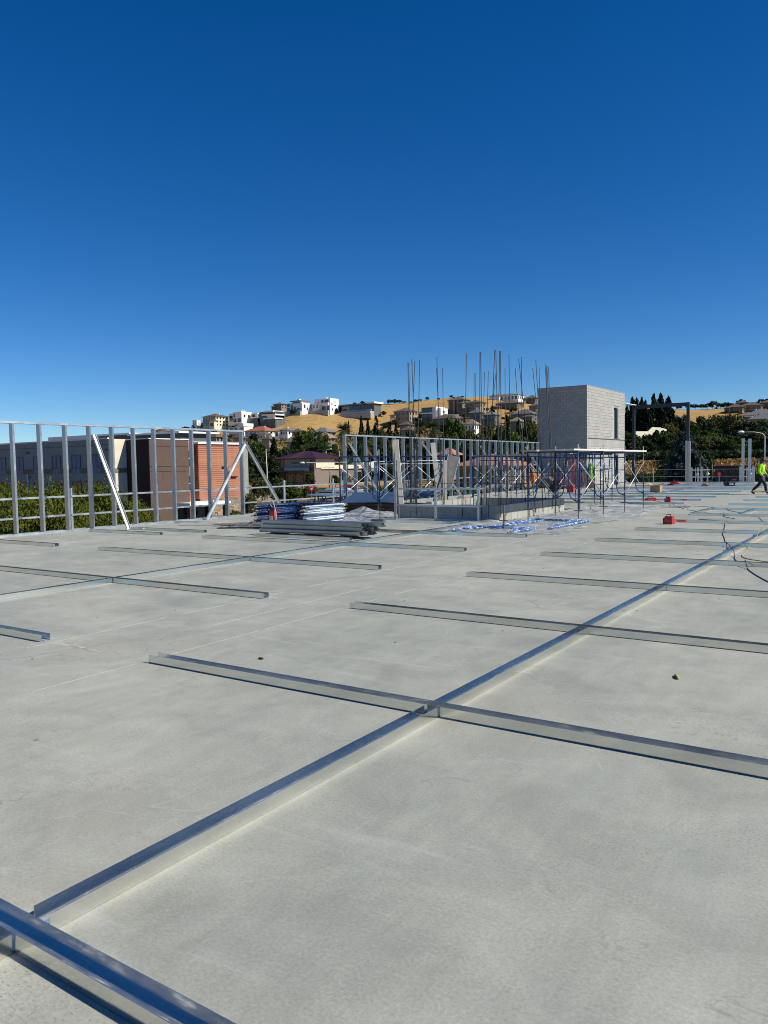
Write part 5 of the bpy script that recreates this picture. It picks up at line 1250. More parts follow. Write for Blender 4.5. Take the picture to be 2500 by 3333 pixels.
modern('modern house of dark glass with stacked white balcony slabs', 842, 928, 1338, 1376, 575, [(0,1,.12,1,0,.92,Dk,'wall'),(.30,1.05,0,.7,.28,.38,'trim_white','balcony'),(.22,1.08,0,.8,.58,.69,'trim_white','balcony'),(.35,.95,0,.9,.86,.98,'trim_white','roof'),(.5,1,.08,.9,.38,.58,W_,'upper_wall')], glass=(('f',.02,.28,.1,.85,.12),('f',.3,.48,.42,.56,.12),('f',.55,.7,.1,.26,.12),('s',.2,.8,.70,.85,1)))
hip_house('grey-roofed tan house half hidden by trees left of the white villa', 890, 935, 1312, 1317, 1332, 640, 'stucco_beige', 'roof_slate', 0, .8, 2, 3, 2)
modern('big white hilltop villa with a thin round dark roof', 930, 1020, 1302, 1346, 610, [(0,.28,.1,.9,0,.75,W_,'wall'),(.28,1,0,1,0,.70,W_,'wall'),(.30,.85,.15,.85,.70,.86,W_,'upper_wall'),(.24,.92,.05,.95,.86,.92,'roof_slate','roof'),(.46,.56,.4,.6,.92,1.05,'trim_white','chimney'),(-.02,1.0,-.18,0,-1,.12,'retaining','terrace_wall')],
       glass=(('f',.03,.25,.15,.42,.1),('f',.03,.25,.5,.70,.1),('f',.33,.45,.2,.62,0),('f',.5,.62,.2,.45,0),('f',.7,.9,.2,.35,0),('s',.15,.28,.35,.6,1),('s',.4,.5,.2,.4,1),('s',.65,.75,.35,.6,1),('f',.36,.8,.73,.83,.15)))
modern('big white cubic hilltop villa with large dark windows', 1020, 1103, 1299, 1342, 605, [(0,1,.12,1,0,1,W_,'wall'),(0,.42,-.05,.12,0,.62,W_,'wall'),(.42,.95,-.02,.12,.5,.66,W_,'balcony'),(.52,.6,.4,.6,1,1.1,'trim_white','chimney'),(-.05,1.05,-.2,-.06,-1,.08,'retaining','terrace_wall')],
       glass=(('f',.05,.12,.3,.55,-.05),('f',.25,.33,.3,.55,-.05),('f',.48,.72,.12,.42,.12),('f',.78,.92,.12,.42,.12),('f',.45,.6,.70,.9,.12),('f',.66,.9,.70,.9,.12),('s',.25,.35,.5,.62,1),('s',.55,.7,.45,.55,1),('s',.55,.7,.72,.78,1),('s',.3,.4,.08,.25,1)))
modern('long low dark-glass house with a thin flat roof and curved terraces', 1096, 1240, 1313, 1345, 600, [(0,1,.2,1,0,.78,Dk,'wall'),(-.03,1.04,.05,1.05,.80,.92,'roof_slate','roof'),(.85,1.05,0,1.05,.84,1.0,'trim_white','roof_end'),(.1,.95,.1,.2,0,.30,'retaining','parapet'),(-.02,1.02,-.35,.1,-1,.06,'retaining','terrace_wall'),(.0,1.12,-.7,-.35,-1,-.22,'retaining','lower_terrace_wall')],
       ratio=.35, glass=tuple(('f',.04+.1*i,.12+.1*i,.34,.72,.2) for i in range(9)))
hip_house('tan two-storey hillside house with brown roof behind the left bars', 1280, 1362, 1331, 1341, 1372, 560, 'stucco_tan', 'roof_brown', 0, .9, 2, 4, 3, [(-.3,0,.2,.9,0,.62,'stucco_beige','side_wing')])
modern('white flat-roofed modern house with glass balconies behind the bars', 1370, 1460, 1326, 1362, 540, [(0,.7,.1,1,0,.98,'stucco_slate','wall'),(.62,.8,0,1,0,1.0,W_,'wall'),(.8,1,.1,.9,0,.86,W_,'side_wing'),(0,.65,-.06,.1,.40,.5,'trim_white','balcony')], glass=(('f',.05,.3,.1,.36,.1),('f',.34,.58,.1,.36,.1),('f',.05,.3,.55,.85,.1),('f',.34,.58,.55,.85,.1),('s',.4,.55,.4,.65,1)))
hip_house('large beige house with a tall arched entrance on the upper slope', 1458, 1532, 1294, 1304, 1330, 590, 'stucco_sand', 'roof_brown', 0, .85, 2, 4, 2, [(.35,.48,-.12,0,0,.95,'stucco_tan','column'),(.62,.72,-.12,0,0,.95,'stucco_tan','column')])
hip_house('beige house with bright sunlit side below the arched house', 1515, 1584, 1305, 1312, 1340, 565, 'stucco_beige', 'roof_brown', 0, .9, 2, 4, 2, [(-.4,.2,-.25,.3,0,.4,'roof_grey','porch_roof')])
hip_house('grey hillside house with slate roof, left of a pair', 1528, 1580, 1335, 1345, 1376, 490, 'stucco_slate', 'roof_slate', 0, .8, 2, 4, 3)
hip_house('grey hillside house with slate roof, right of a pair', 1572, 1628, 1343, 1352, 1384, 470, 'stucco_slate', 'roof_slate', 0, .9, 2, 4, 3)
hip_house('wide glazed house with a white band at the very top of the ridge', 1605, 1712, 1283, 1289, 1308, 680, 'trim_white', 'roof_slate', 0, .7, 1, 7, 4)
hip_house('long brown-roofed beige house just below the glazed ridge house', 1612, 1706, 1306, 1315, 1343, 600, 'stucco_sand', 'roof_brown', 0, .7, 2, 5, 3, [(.15,.35,-.15,0,0,.7,'stucco_beige','bay')])
hip_house('grey hip-roofed house touching the tower edge on the ridge', 1708, 1756, 1289, 1297, 1314, 660, 'stucco_sand', 'roof_grey', 0, .9, 1, 3, 2)
hip_house('pale beige house on the slope against the tower edge', 1722, 1765, 1316, 1322, 1342, 570, 'stucco_beige', 'roof_grey', 0, .9, 2, 3, 2)
hip_house('dark-roofed slate house below it against the tower edge', 1662, 1756, 1337, 1350, 1372, 500, 'stucco_slate', 'roof_grey', 0, .8, 2, 5, 3)
hip_house('small brown-roofed house half hidden by the cypress trees', 1660, 1705, 1362, 1373, 1392, 420, 'stucco_sand', 'roof_tan', 0, .9, 1, 3, 2)
# lower rows
hip_house('red-roofed white house behind the stud wall above the hotel', 572, 616, 1410, 1424, 1442, 440, 'stucco_white', 'roof_red', 0, .9, 1, 3, 2)
hip_house('white house with a brown hip roof just above the left stud wall', 507, 546, 1397, 1403, 1420, 560, 'stucco_white', 'roof_brown', 0, .9, 1, 3, 2)
hip_house('dark-roofed house between the white house and the red roof', 538, 574, 1405, 1414, 1428, 500, 'stucco_beige', 'roof_grey', 0, .9, 1, 3, 2)
hip_house('grey-roofed house right of the red-roofed house', 626, 672, 1414, 1426, 1440, 420, 'stucco_sand', 'roof_grey', 0, .9, 1, 3, 2)
hip_house('brown-roofed house behind the third stud from the wall end', 678, 728, 1412, 1424, 1440, 410, 'stucco_beige', 'roof_brown', 0, .9, 1, 3, 2)
hip_house('teal-grey house above the red siding of the hotel', 640, 690, 1398, 1404, 1416, 500, 'stucco_slate', 'roof_slate', 0, .9, 1, 3, 2)
hip_house('brown gabled house at the right end of the left stud wall', 760, 800, 1414, 1426, 1444, 400, 'red_siding', 'roof_brown', 0, .9, 1, 2, 2)
modern('long white flat-roofed house below the tan three-storey house', 737, 822, 1380, 1402, 500, [(.1,1,.1,1,0,.55,W_,'wall'),(-.02,.55,0,.9,.55,.72,'roof_slate','roof'),(.35,1.03,0,1,.55,1.0,W_,'upper_wall')], ratio=.6, glass=(('f',.2,.35,.1,.4,.1),('f',.45,.6,.1,.4,.1),('f',.55,.7,.65,.85,0),('f',.8,.92,.1,.4,.1)))
hip_house('orange-tiled white house below the golden slope', 796, 906, 1392, 1405, 1428, 460, 'stucco_white', 'roof_orange', 0, .7, 2, 5, 3)
hip_house('white house with slate hip roof right of the orange tiles', 904, 962, 1395, 1402, 1420, 450, 'stucco_white', 'roof_slate', 0, .9, 1, 4, 2)
hip_house('dark-gabled house at the foot of the golden slope', 950, 992, 1398, 1408, 1424, 430, 'stucco_beige', 'roof_grey', 0, .9, 1, 3, 2)
hip_house('wide grey-roofed house at the right foot of the golden slope', 1012, 1096, 1396, 1408, 1420, 440, 'stucco_sand', 'roof_slate', 0, .8, 1, 4, 2)
hip_house('tan-roofed house just below the wide grey roof', 1025, 1092, 1412, 1427, 1440, 380, 'stucco_sand', 'roof_tan', 0, .8, 1, 4, 2)
hip_house('white cottage with grey roof below the orange tiles', 838, 884, 1408, 1414, 1432, 400, 'stucco_white', 'roof_grey', 0, .9, 1, 3, 2)
hip_house('brown-roofed cottage with a dark gable beside the pines', 852, 898, 1420, 1430, 1446, 360, 'stucco_tan', 'roof_brown', 0, .9, 1, 3, 2)
hip_house('tan-roofed cottage low among the trees', 932, 974, 1424, 1440, 1454, 350, 'stucco_tan', 'roof_tan', 0, .9, 1, 3, 2)
hip_house('small brown-roofed house beside the left bars low among trees', 1306, 1348, 1392, 1402, 1418, 350, 'stucco_tan', 'roof_brown', 0, .9, 1, 3, 2)
hip_house('brown roof peeking out above the palms', 1300, 1346, 1376, 1384, 1398, 440, 'stucco_sand', 'roof_brown', 0, .9, 1, 3, 2)
hip_house('long red-brown roof with a pale chimney below the white modern house', 1408, 1512, 1352, 1364, 1376, 430, 'stucco_sand', 'roof_brown', 0, .6, 1, 4, 2, [(.32,.36,.45,.6,.9,2.0,'stucco_white','chimney')])
hip_house('tan-roofed house right of the broad green tree', 1512, 1560, 1369, 1382, 1402, 380, 'stucco_white', 'roof_tan', 0, .9, 1, 3, 2)
# right hilltop
hip_house('brown multi-roofed house on the right hilltop', 2368, 2420, 1318, 1327, 1342, 600, 'stucco_sand', 'roof_brown', 0, .9, 1, 3, 2)
hip_house('turret-roofed brown house behind it on the right hilltop', 2400, 2432, 1306, 1312, 1330, 620, 'stucco_sand', 'roof_brown', 0, 1.0, 2, 2, 2)
hip_house('long brown-roofed wing on the right hilltop', 2418, 2480, 1312, 1321, 1336, 610, 'stucco_beige', 'roof_brown', 0, .8, 1, 4, 2)
hip_house('brown house at the right picture edge on the hilltop', 2478, 2530, 1304, 1312, 1326, 620, 'stucco_sand', 'roof_brown', 0, .9, 1, 3, 2)
hip_house('pale grey-roofed house at the right picture edge below the hilltop', 2434, 2530, 1336, 1352, 1372, 430, 'stucco_white', 'roof_slate', 0, .8, 1, 5, 2)
hip_house('lower grey roof just under the pale grey-roofed house', 2446, 2520, 1352, 1366, 1382, 400, 'stucco_beige', 'roof_slate', 0, .8, 1, 4, 2)
hip_house('small tan-roofed outbuilding left of the pale grey-roofed house', 2418, 2440, 1351, 1357, 1366, 440, 'stucco_tan', 'roof_tan', 0, .9, 1, 2, 1)
hip_house('grey-roofed house peeking out right of the tall conifers', 2190, 2214, 1354, 1364, 1382, 400, 'stucco_tan', 'roof_grey', 0, .9, 1, 2, 1)
# cream boundary wall on the right slope
t = thing('boundary_wall', 'cream stepped boundary wall on the slope behind the steel portal', 'wall', at(2070, 1420, 270))
o0 = t.location.copy(); o0 = Vector(o0)
for i, (pa, ya, pb, yb) in enumerate(((2068,1404,2108,1404),(2108,1404,2122,1390),(2122,1390,2150,1392),(2150,1393,2168,1397))):
    a = at(pa, ya, 258+(pa-2068)*.11); b = at(pb, yb, 258+(pb-2068)*.11)
    vs = [a-o0, b-o0, b-o0-Zax*2.3, a-o0-Zax*2.3]; n = (b-a).cross(Zax).normalized()*.25
    MB().add(vs+[v+n for v in vs], [(0,1,2,3),(7,6,5,4),(0,4,5,1),(1,5,6,2),(2,6,7,3),(3,7,4,0)]).build('wall_panel', 'fence_cream', t)
# ridge fence
t = thing('ridge_fence', 'thin wire fence along the dry skyline above the long low house', 'fence', at(1200, 1316, 690)); o0 = Vector(t.location)
for i in range(15):
    a = at(1196+5*i, 1309, 690)-o0; MB().box((a.x-.06, a.y-.06, a.z-3), (a.x+.06, a.y+.06, a.z)).build('post', 'frame_dark', t)
a = at(1196, 1309.5, 690)-o0; b = at(1266, 1309.2, 690)-o0; MB().bar(a, b, .05, .08).build('rail', 'frame_dark', t)

# filler trees that close the groves
rr = random.Random(77)
for i in range(58):
    px = rr.uniform(690, 1765); d = rr.uniform(226, 330); z = terrain_z(d, px)
    hgt = rr.uniform(5, 9); k = rr.choice(['dark', 'dark', 'dark', 'green', 'olive', 'green', 'conifer'])
    side = 'left of the palms' if px < 1110 else 'behind the far stud wall' if px < 1450 else 'behind the reinforcing bars'
    tree(px, horizon_y(px)-(z+hgt-EYE)/d*F_PX, rr.uniform(6, 10)/d*F_PX, d, k, DESC[k]+' in the grove '+side, DESC[k].split()[-1]+'s '+side)
for i in range(34):
    px = rr.uniform(2030, 2580); d = rr.uniform(214, 330); z = terrain_z(d, px); hgt = rr.uniform(5, 9); k = rr.choice(['dark', 'dark', 'green', 'olive'])
    z_ = 'along the upper street' if d < 245 else 'on the slope below the right hillside houses'
    tree(px, horizon_y(px)-(z+hgt-EYE)/d*F_PX, rr.uniform(6, 10)/d*F_PX, d, k, DESC[k]+' '+z_, 'trees '+z_)
def undergrowth(name, label, pxa, pxb, d0, d1, n, mat, seed, hmax=1.6):
    rnd = random.Random(seed); mb = MB()
    for _ in range(n):
        px = rnd.uniform(pxa, pxb); d = rnd.uniform(d0, d1); p = polar(px, d); c = Vector((p.x, p.y, p.z+rnd.uniform(.1, hmax)))
        nrm = Vector((rnd.gauss(0, 1), rnd.gauss(0, 1), rnd.gauss(.6, 1))).normalized(); a = nrm.cross(Vector((rnd.gauss(0, 1), rnd.gauss(0, 1), rnd.gauss(0, 1)))).normalized(); b = nrm.cross(a); s = rnd.uniform(.3, .75); o = len(mb.v)
        mb.v += [tuple(c+a*s), tuple(c+b*s*.6), tuple(c-a*s), tuple(c-b*s*.6)]; mb.f.append((o, o+1, o+2, o+3)); mb.m.append(0)
    tag(mb.build(name, mat), label, 'undergrowth', kind='stuff')
undergrowth('undergrowth', 'dark green undergrowth under the grove behind the car wash', 640, 1780, 222, 345, 26000, 'leaf_dark', 5, 2.2)
undergrowth('undergrowth', 'dark green undergrowth under the right slope trees', 2000, 2620, 205, 330, 15000, 'leaf_dark', 6, 2.0)
undergrowth('undergrowth', 'olive undergrowth between the hillside houses', 520, 1760, 345, 470, 15000, 'leaf_olive', 8, 1.6)
undergrowth('undergrowth', 'low green ground cover beside the parking lot', 640, 1100, 99, 111, 5000, 'leaf_green', 9, .5)

undergrowth('undergrowth', 'dark shrubs on the bank left of the spruce', 2160, 2320, 166, 205, 7000, 'leaf_dark', 15, 2.6)
undergrowth('undergrowth', 'dark hedge along the upper street', 1990, 2640, 199, 214, 9000, 'leaf_dark', 16, 2.4)
undergrowth('undergrowth', 'low dark shrubs at the foot of the dry bank', 1990, 2640, 150, 169, 14000, 'leaf_dark', 17, 3.0)
undergrowth('dry_grass', 'tall golden dry grass on the bank below the upper street', 1880, 2640, 169, 187, 22000, 'leaf_straw', 18, .7)
# ================================================================== HOTEL ON THE LEFT
HX, HY = -73.44, 54.68
ho = thing('hotel', 'three-storey hotel with grey, cream, dark brown and red siding walls', 'hotel', (HX, HY, -4.5))
def H(x, y, z): return (x-HX, y-HY, z+4.5)
GZ = -4.5
MB().box(H(-125, HY, GZ), H(HX, HY+22, 5.2)).build('grey_wing', ['stucco_grey'], ho)
MB().box(H(-124.9, HY-.12, 5.2), H(HX+.1, HY+.25, 5.36)).build('parapet_cap', 'trim_white', ho)
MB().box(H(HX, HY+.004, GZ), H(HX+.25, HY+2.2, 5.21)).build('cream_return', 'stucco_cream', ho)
MB().box(H(HX+.25, HY-.002, 1.45), H(HX+.31, HY+2.2, 1.95)).build('cream_band', 'band_olive', ho)
MB().box(H(-125, HY-.07, 1.48), H(HX-.01, HY, 2.02)).build('wall_band', 'band_olive', ho)
for zz in (4.55,): MB().box(H(-125, HY-.03, zz), H(HX-.01, HY, zz+.05)).build('joint', 'stucco_slate', ho)
wxs = [-75.5-3.83*k for k in range(13)]
for k, x in enumerate(wxs):
    for (z0, z1, m) in ((2.05, 3.52, 'glass_painted_sky'), (-1.0, .46, 'glass')):
        w = MB().box(H(x-.78, HY-.03, z0), H(x+.78, HY+.02, z1)).build('window', m, ho)
        f = MB().box(H(x-.84, HY-.06, z0-.06), H(x+.84, HY-.005, z0)).box(H(x-.84, HY-.06, z1), H(x+.84, HY-.005, z1+.06)).box(H(x-.84, HY-.06, z0), H(x-.78, HY-.005, z1)).box(H(x+.78, HY-.06, z0), H(x+.84, HY-.005, z1)).box(H(x-.025, HY-.05, z0), H(x+.025, HY-.02, z1))
        f.build('window_frame', 'frame_dark', w)
    MB().box(H(x-.78, HY-.04, 1.48), H(x+.78, HY-.075, 2.0)).build('grille', 'glass_painted_sky', ho)
    if k % 2 == 0:
        for dx in (1.7, 2.15): MB().box(H(x+dx-.07, HY-.12, 3.95), H(x+dx+.07, HY, 4.12)).build('wall_vent', 'frame_dark', ho); MB().box(H(x+dx-.07, HY-.12, .95), H(x+dx+.07, HY, 1.12)).build('wall_vent', 'frame_dark', ho)
MB().tube([H(-89.0, HY-.15, GZ), H(-89.0, HY-.15, 1.45)], .09, 8).build('downpipe', 'trim_white', ho)
BX, BY0, BY1 = -69.396, 56.876, 62.525
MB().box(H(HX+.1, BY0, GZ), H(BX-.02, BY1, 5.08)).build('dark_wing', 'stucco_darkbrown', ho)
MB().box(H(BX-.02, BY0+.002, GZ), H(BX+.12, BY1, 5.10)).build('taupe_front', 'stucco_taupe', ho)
for z in (4.32, 2.06, 1.49, -.7): MB().box(H(BX+.10, BY0, z-.025), H(BX+.13, BY1, z+.025)).build('panel_joint', 'stucco_darkbrown', ho)
MB().box(H(HX, BY0-.1, 5.10), H(BX+.2, BY1+.1, 5.2)).build('parapet_cap', 'trim_white', ho)
RX, RY0, RY1 = -70.709, 65.379, 72.446
MB().box(H(-80, BY1, GZ), H(-71.4, RY0, 4.9)).build('recess_wall', 'red_siding', ho)
for z in (3.0, 0.0):
    w = MB().box(H(-71.42, 63.2, z-.9), H(-71.35, 65.1, z+.9)).build('window', 'glass', ho); MB().box(H(-71.36, 63.2, z-.04), H(-71.32, 65.1, z+.04)).build('mullion', 'trim_white', w)
MB().box(H(-80, RY0+.02, GZ), H(RX-.06, RY1-.02, 4.72)).build('red_wing_core', 'siding_gap', ho)
ns = 26; z0s = -1.93; ph_ = (4.72-z0s)/ns
brd = MB().add([(0, 0, 0), (.07, 0, 0), (.02, 0, ph_-.02), (0, 0, ph_-.02), (0, RY1-RY0, 0), (.07, RY1-RY0, 0), (.02, RY1-RY0, ph_-.02), (0, RY1-RY0, ph_-.02)], [(0,1,2,3),(7,6,5,4),(0,4,5,1),(1,5,6,2),(2,6,7,3),(3,7,4,0)]).mesh('siding_board', 'red_siding')
for i in range(ns): link('siding_board', brd, ho, H(RX-.06, RY0, z0s+i*ph_))
for i in range(ns): unit_box('siding_board', 'red_siding', ho, H(-75, RY0-.05, z0s+i*ph_), H(RX-.04, RY0+.02, z0s+(i+1)*ph_-.02))
MB().box(H(-80, RY0-.2, 4.72), H(RX+.2, RY1+.2, 4.92)).build('parapet_cap', 'trim_white', ho)
for z in (1.85, .6): MB().box(H(RX+.0, 69.0+(2-z)*1.2, z), H(RX+.25, 70.0+(2-z)*1.2, z+.14)).build('wall_light', 'frame_dark', ho)
st_ = MB(); rr = random.Random(12)
z = GZ
while z < -1.95:
    hh = rr.uniform(.14, .26); y = RY0
    while y < RY1:
        L = rr.uniform(.3, .85); st_.box(H(RX-.05, y, z), H(RX+.03+rr.uniform(0, .06), min(y+L, RY1)-.02, min(z+hh, -1.95)-.02)); y += L
    z += hh
s_ = st_.build('ledge_stone', 'ledge_stone', ho); s_['kind'] = 'stuff'
MB().box(H(-73, 60.6, -2.52), H(-67.2, 67.0, -2.15)).build('entrance_canopy', 'trim_white', ho)
MB().box(H(-71.3, 61.5, GZ), H(-69.2, 65.3, -2.55)).build('entrance_glass', 'glass', ho)
for y in (61.0, 66.6): MB().box(H(-67.9, y-.25, GZ), H(-67.4, y+.25, -2.52)).build('canopy_post', 'stucco_taupe', ho)
# roof plant and rear wings seen above the parapet
MB().box(H(-130, 84, 4), H(-112, 98, 8.0)).build('rear_wing', 'stucco_white', ho)
for i, (x0, x1, z0, z1) in enumerate(((-107, -99, 5.0, 7.2), (-98, -88, 5.0, 7.0))):
    MB().box(H(x0, 78, z0), H(x1, 84, z1)).build('roof_plant', 'stucco_slate', ho); MB().box(H(x0-.8, 77, z1), H(x1+.8, 85, z1+.25)).build('plant_roof', 'trim_white', ho)

# ================================================================== CAR WASH
CX, CY, CZ = -133.33, 164.83, -3.0
cw = thing('car_wash', 'car wash with a maroon hip roof, sign face and long cream-banded wing', 'car wash', (CX, CY, CZ))
def K(x, y, z): return (x-CX, y-CY, z-CZ)
MB().box(K(-145.4, CY, CZ-1), K(CX, CY+9, 4.1)).build('tower_wall', 'wall_greybrown', cw)
mb = MB(); hip(mb, -145.4-CX, 0, 0, 9, 4.1-CZ, 2.0, 1.6); mb.build('roof', 'metal_roof_maroon', cw)
for k in range(26): MB().bar((-13.8+.6*k, -1.6, 4.34-CZ), (-13.2+.6*k if k < 13 else -13.8+.6*k, 4.4, 6.3-CZ), .05, .08).build('roof_seam', 'metal_roof_maroon', cw) if 9 < k < 17 else None
MB().box(K(-143.6, CY-.25, 1.6), K(-134.8, CY-.01, 4.05)).build('sign_face', 'stucco_grey', cw)
MB().box(K(-143.7, CY-.6, .95), K(-134.9, CY-.02, 1.6)).build('cream_band', 'stucco_cream', cw)
MB().box(K(-145.2, CY-3.2, .72), K(-134.2, CY-.6, .92)).build('trellis', 'frame_dark', cw)
for k in range(6): MB().bar(K(-145.0+2.0*k, CY-3.1, .72), K(-145.0+2.0*k, CY-.5, -.2), .12, .12).build('trellis_strut', 'frame_dark', cw)
for (xa, xb) in ((-145.6, -143.7), (-134.9, -133.2)):
    sb = MB(); z = CZ-.6; rr = random.Random(int(-xa))
    while z < 1.6:
        hh = rr.uniform(.25, .45); x = xa
        while x < xb: L = rr.uniform(.4, .8); sb.box(K(x, CY-.45-rr.uniform(0, .08), z), K(min(x+L, xb)-.03, CY-.02, z+hh-.03)); x += L
        z += hh
    r_ = sb.build('stone_pier', 'stone_dark', cw); r_['kind'] = 'stuff'
for (x0, x1) in ((-142.95, -141.0), (-139.97, -138.1), (-137.2, -135.3)):
    w = MB().box(K(x0, CY-.12, -2.2), K(x1, CY-.02, .45)).build('window', 'glass', cw)
    MB().box(K((x0+x1)/2-.06, CY-.18, -2.2), K((x0+x1)/2+.06, CY-.121, .45)).build('mullion', 'kerb', w)
    for xx in (x0-.3, x1+.05): MB().box(K(xx, CY-.25, -2.9), K(xx+.25, CY-.02, .6)).build('window_jamb', 'stucco_beige', w)
MB().box(K(CX-.02, CY+.4, 1.6), K(CX+.25, CY+8.6, 4.05)).build('cream_side', 'stucco_cream', cw)
MB().box(K(CX-8, CY+3.0, CZ-1), K(CX-.1, CY+23, 1.15)).build('wing_wall', 'wall_greybrown', cw)
MB().box(K(CX-8.2, CY+2.8, 1.15), K(CX+.1, CY+23.1, 2.3)).build('wing_parapet', 'stucco_cream', cw); MB().box(K(CX-8.3, CY+2.7, 1.0), K(CX+.2, CY+23.2, 1.2)).build('wing_cornice', 'frame_dark', cw)
MB().box(K(CX-8, CY+23, CZ-1), K(CX-.3, CY+44, 1.25)).build('wing_wall', 'wall_greybrown', cw); MB().box(K(CX-8.2, CY+23, 1.25), K(CX-.1, CY+44.2, 3.0)).build('wing_parapet', 'stucco_cream', cw)
for y in (12, 19.5, 27, 34):
    w = MB().box(K(CX-.08 if y < 23 else CX-.28, CY+y, -2.0), K(CX+.02 if y < 23 else CX-.2, CY+y+2.2, .2)).build('window', 'glass', cw); MB().box(K(CX-.07, CY+y-.35, -2.2), K(CX+.12, CY+y-.02, .5)).box(K(CX-.07, CY+y+2.22, -2.2), K(CX+.12, CY+y+2.5, .5)).box(K(CX-.07, CY+y-.35, .22), K(CX+.12, CY+y+2.5, .55)).build('window_surround', 'stucco_beige', w)
MB().box(K(CX-.07, CY+7.2, CZ), K(CX+.04, CY+8.8, -.6)).build('door', 'lumber_dark', cw)
MB().box(K(CX-1.2, CY+19.5, 1.32), K(CX+.16, CY+20.3, 1.95)).build('roof_box', 'frame_dark', cw)
# sign: lettering on a dark panel
sg = MB().box(K(-141.2, CY-.36, 2.15), K(-138.0, CY-.27, 2.85)).build('sign_panel', 'sign_blue', cw)
sg2 = MB().box(K(-141.15, CY-.36, 2.88), K(-138.1, CY-.27, 3.22)).build('sign_top_panel', 'sign_green', cw)
def text(s, size, loc, rot, mat, parent, name='lettering'):
    c = bpy.data.curves.new(name, 'FONT'); c.body = s; c.size = size; c.extrude = .02; c.align_x = 'CENTER'; c.align_y = 'CENTER'
    tmp = bpy.data.objects.new('tmp_text', c); COL.objects.link(tmp); bpy.context.view_layer.update()
    me = bpy.data.meshes.new_from_object(tmp.evaluated_get(bpy.context.evaluated_depsgraph_get())); bpy.data.objects.remove(tmp)
    me.materials.clear(); me.materials.append(MATS[mat]); o = link(name, me, parent, loc); o.rotation_euler = rot; return o
text('CAR WASH', .62, K(-139.6, CY-.39, 2.5), (R(90), 0, 0), 'sign_white', cw)

# ================================================================== LOW BUILDINGS BEHIND THE STUDS AND ON THE RIGHT
p = polar(1605, 205); tb = thing('tile_roofed_building', 'low tan building with a terracotta tile roof behind the far studs', 'building', (p.x, p.y, -3.4))
pxm, wx, wy = dims(1485, 1722, 205, 1.1, 0)
zt = at(1600, 1480, 205).z+3.4; ze = at(1600, 1517, 205).z+3.4
MB().box((-wx/2, -wy/2, -1), (wx/2, wy/2, ze)).build('wall', 'stucco_tan', tb); mb = MB(); hip(mb, -wx/2, wx/2, -wy/2, wy/2, ze, zt-ze, 1.2); mb.build('roof', 'roof_terracotta', tb)
for i in range(5):
    x = -wx/2+wx*(i+.5)/5; unit_box('window', 'glass', tb, (x-wx*.07, -wy/2-.1, .3), (x+wx*.07, -wy/2+.05, ze-.6))
for i in range(5):
    y = -wy/2+wy*(i+.5)/5; unit_box('window', 'glass', tb, (wx/2-.05, y-wy*.07, .3), (wx/2+.1, y+wy*.07, ze-.6))
hip_house('small terracotta-roofed building behind the leaning panel', 1425, 1500, 1464, 1482, 1520, 215, 'stucco_tan', 'roof_terracotta', 0, .9, 1, 3, 2, cat='building')
p = polar(2390, 150); sb = thing('flat_roofed_shelter', 'low flat-roofed shelter with square openings beyond the far railing', 'shelter', (p.x, p.y, -4.5), 0)
pxm, wx, wy = dims(2345, 2445, 150, .5, 0); ze = at(2390, 1526, 150).z+4.5; zt = at(2390, 1515, 150).z+4.5
MB().box((-wx/2, -wy/2+.3, 0), (wx/2, wy/2, ze-.7)).build('wall', 'stucco_sand', sb); MB().box((-wx/2-.4, -wy/2-.3, ze), (wx/2+.4, wy/2+.3, zt)).build('roof', 'lumber_dark', sb)
for i in range(6):
    x = -wx/2+wx*i/5; MB().box((x-.15, -wy/2, 0), (x+.15, -wy/2+.3, ze)).build('post', 'lumber_dark', sb)
for i in range(5):
    x = -wx/2+wx*(i+.5)/5; unit_box('opening', 'stucco_sand', sb, (x-wx*.06, -wy/2+.2, ze-.7), (x+wx*.06, -wy/2+.6, ze-.05))
# ================================================================== CARS
def car_meshes(suv):
    h1, h2 = (1.0, 1.72) if suv else (.88, 1.43); L = 4.5; w = .9
    if suv: prof = [(-2.2,.35),(-2.22,.95),(-2.0,h1+.02),(-1.95,h2-.1),(-1.7,h2),(.35,h2),(.75,h2-.12),(1.25,h1+.05),(2.05,.92),(2.22,.7),(2.22,.35)]
    else: prof = [(-2.2,.35),(-2.22,.8),(-2.1,h1),(-1.5,h1+.05),(-.9,h2-.05),(-.5,h2),(.35,h2-.03),(1.15,h1+.03),(2.0,.74),(2.22,.6),(2.22,.35)]
    body = MB(); n = len(prof); ws = [w if z < h1+.06 else w*.78 for (_, z) in prof]
    vs = [(x, -ws[i], z) for i, (x, z) in enumerate(prof)]+[(x, ws[i], z) for i, (x, z) in enumerate(prof)]
    body.add(vs, [tuple(range(n-1, -1, -1)), tuple(range(n, 2*n))]+[(i, (i+1) % n, (i+1) % n+n, i+n) for i in range(n)])
    gl = MB(); top = h2-.12; bot = h1+.08; x0, x1 = (-1.85, .6) if suv else (-1.15, .55); xb0, xb1 = (-1.9, 1.05) if suv else (-1.55, 1.0)
    for s in (-1, 1):
        y0 = s*(w*.78+.03); y1 = s*(w*.86+.03); gl.add([(xb0, y1, bot), (xb1, y1, bot), (x1, y0, top), (x0, y0, top)], [(0, 1, 2, 3)])
    ws_ = MB().add([(xb1+.12, -w*.8, bot), (xb1+.12, w*.8, bot), (x1+.16, w*.7, top+.03), (x1+.16, -w*.7, top+.03)], [(0, 1, 2, 3)])
    return body, gl, ws_
CARM = {}
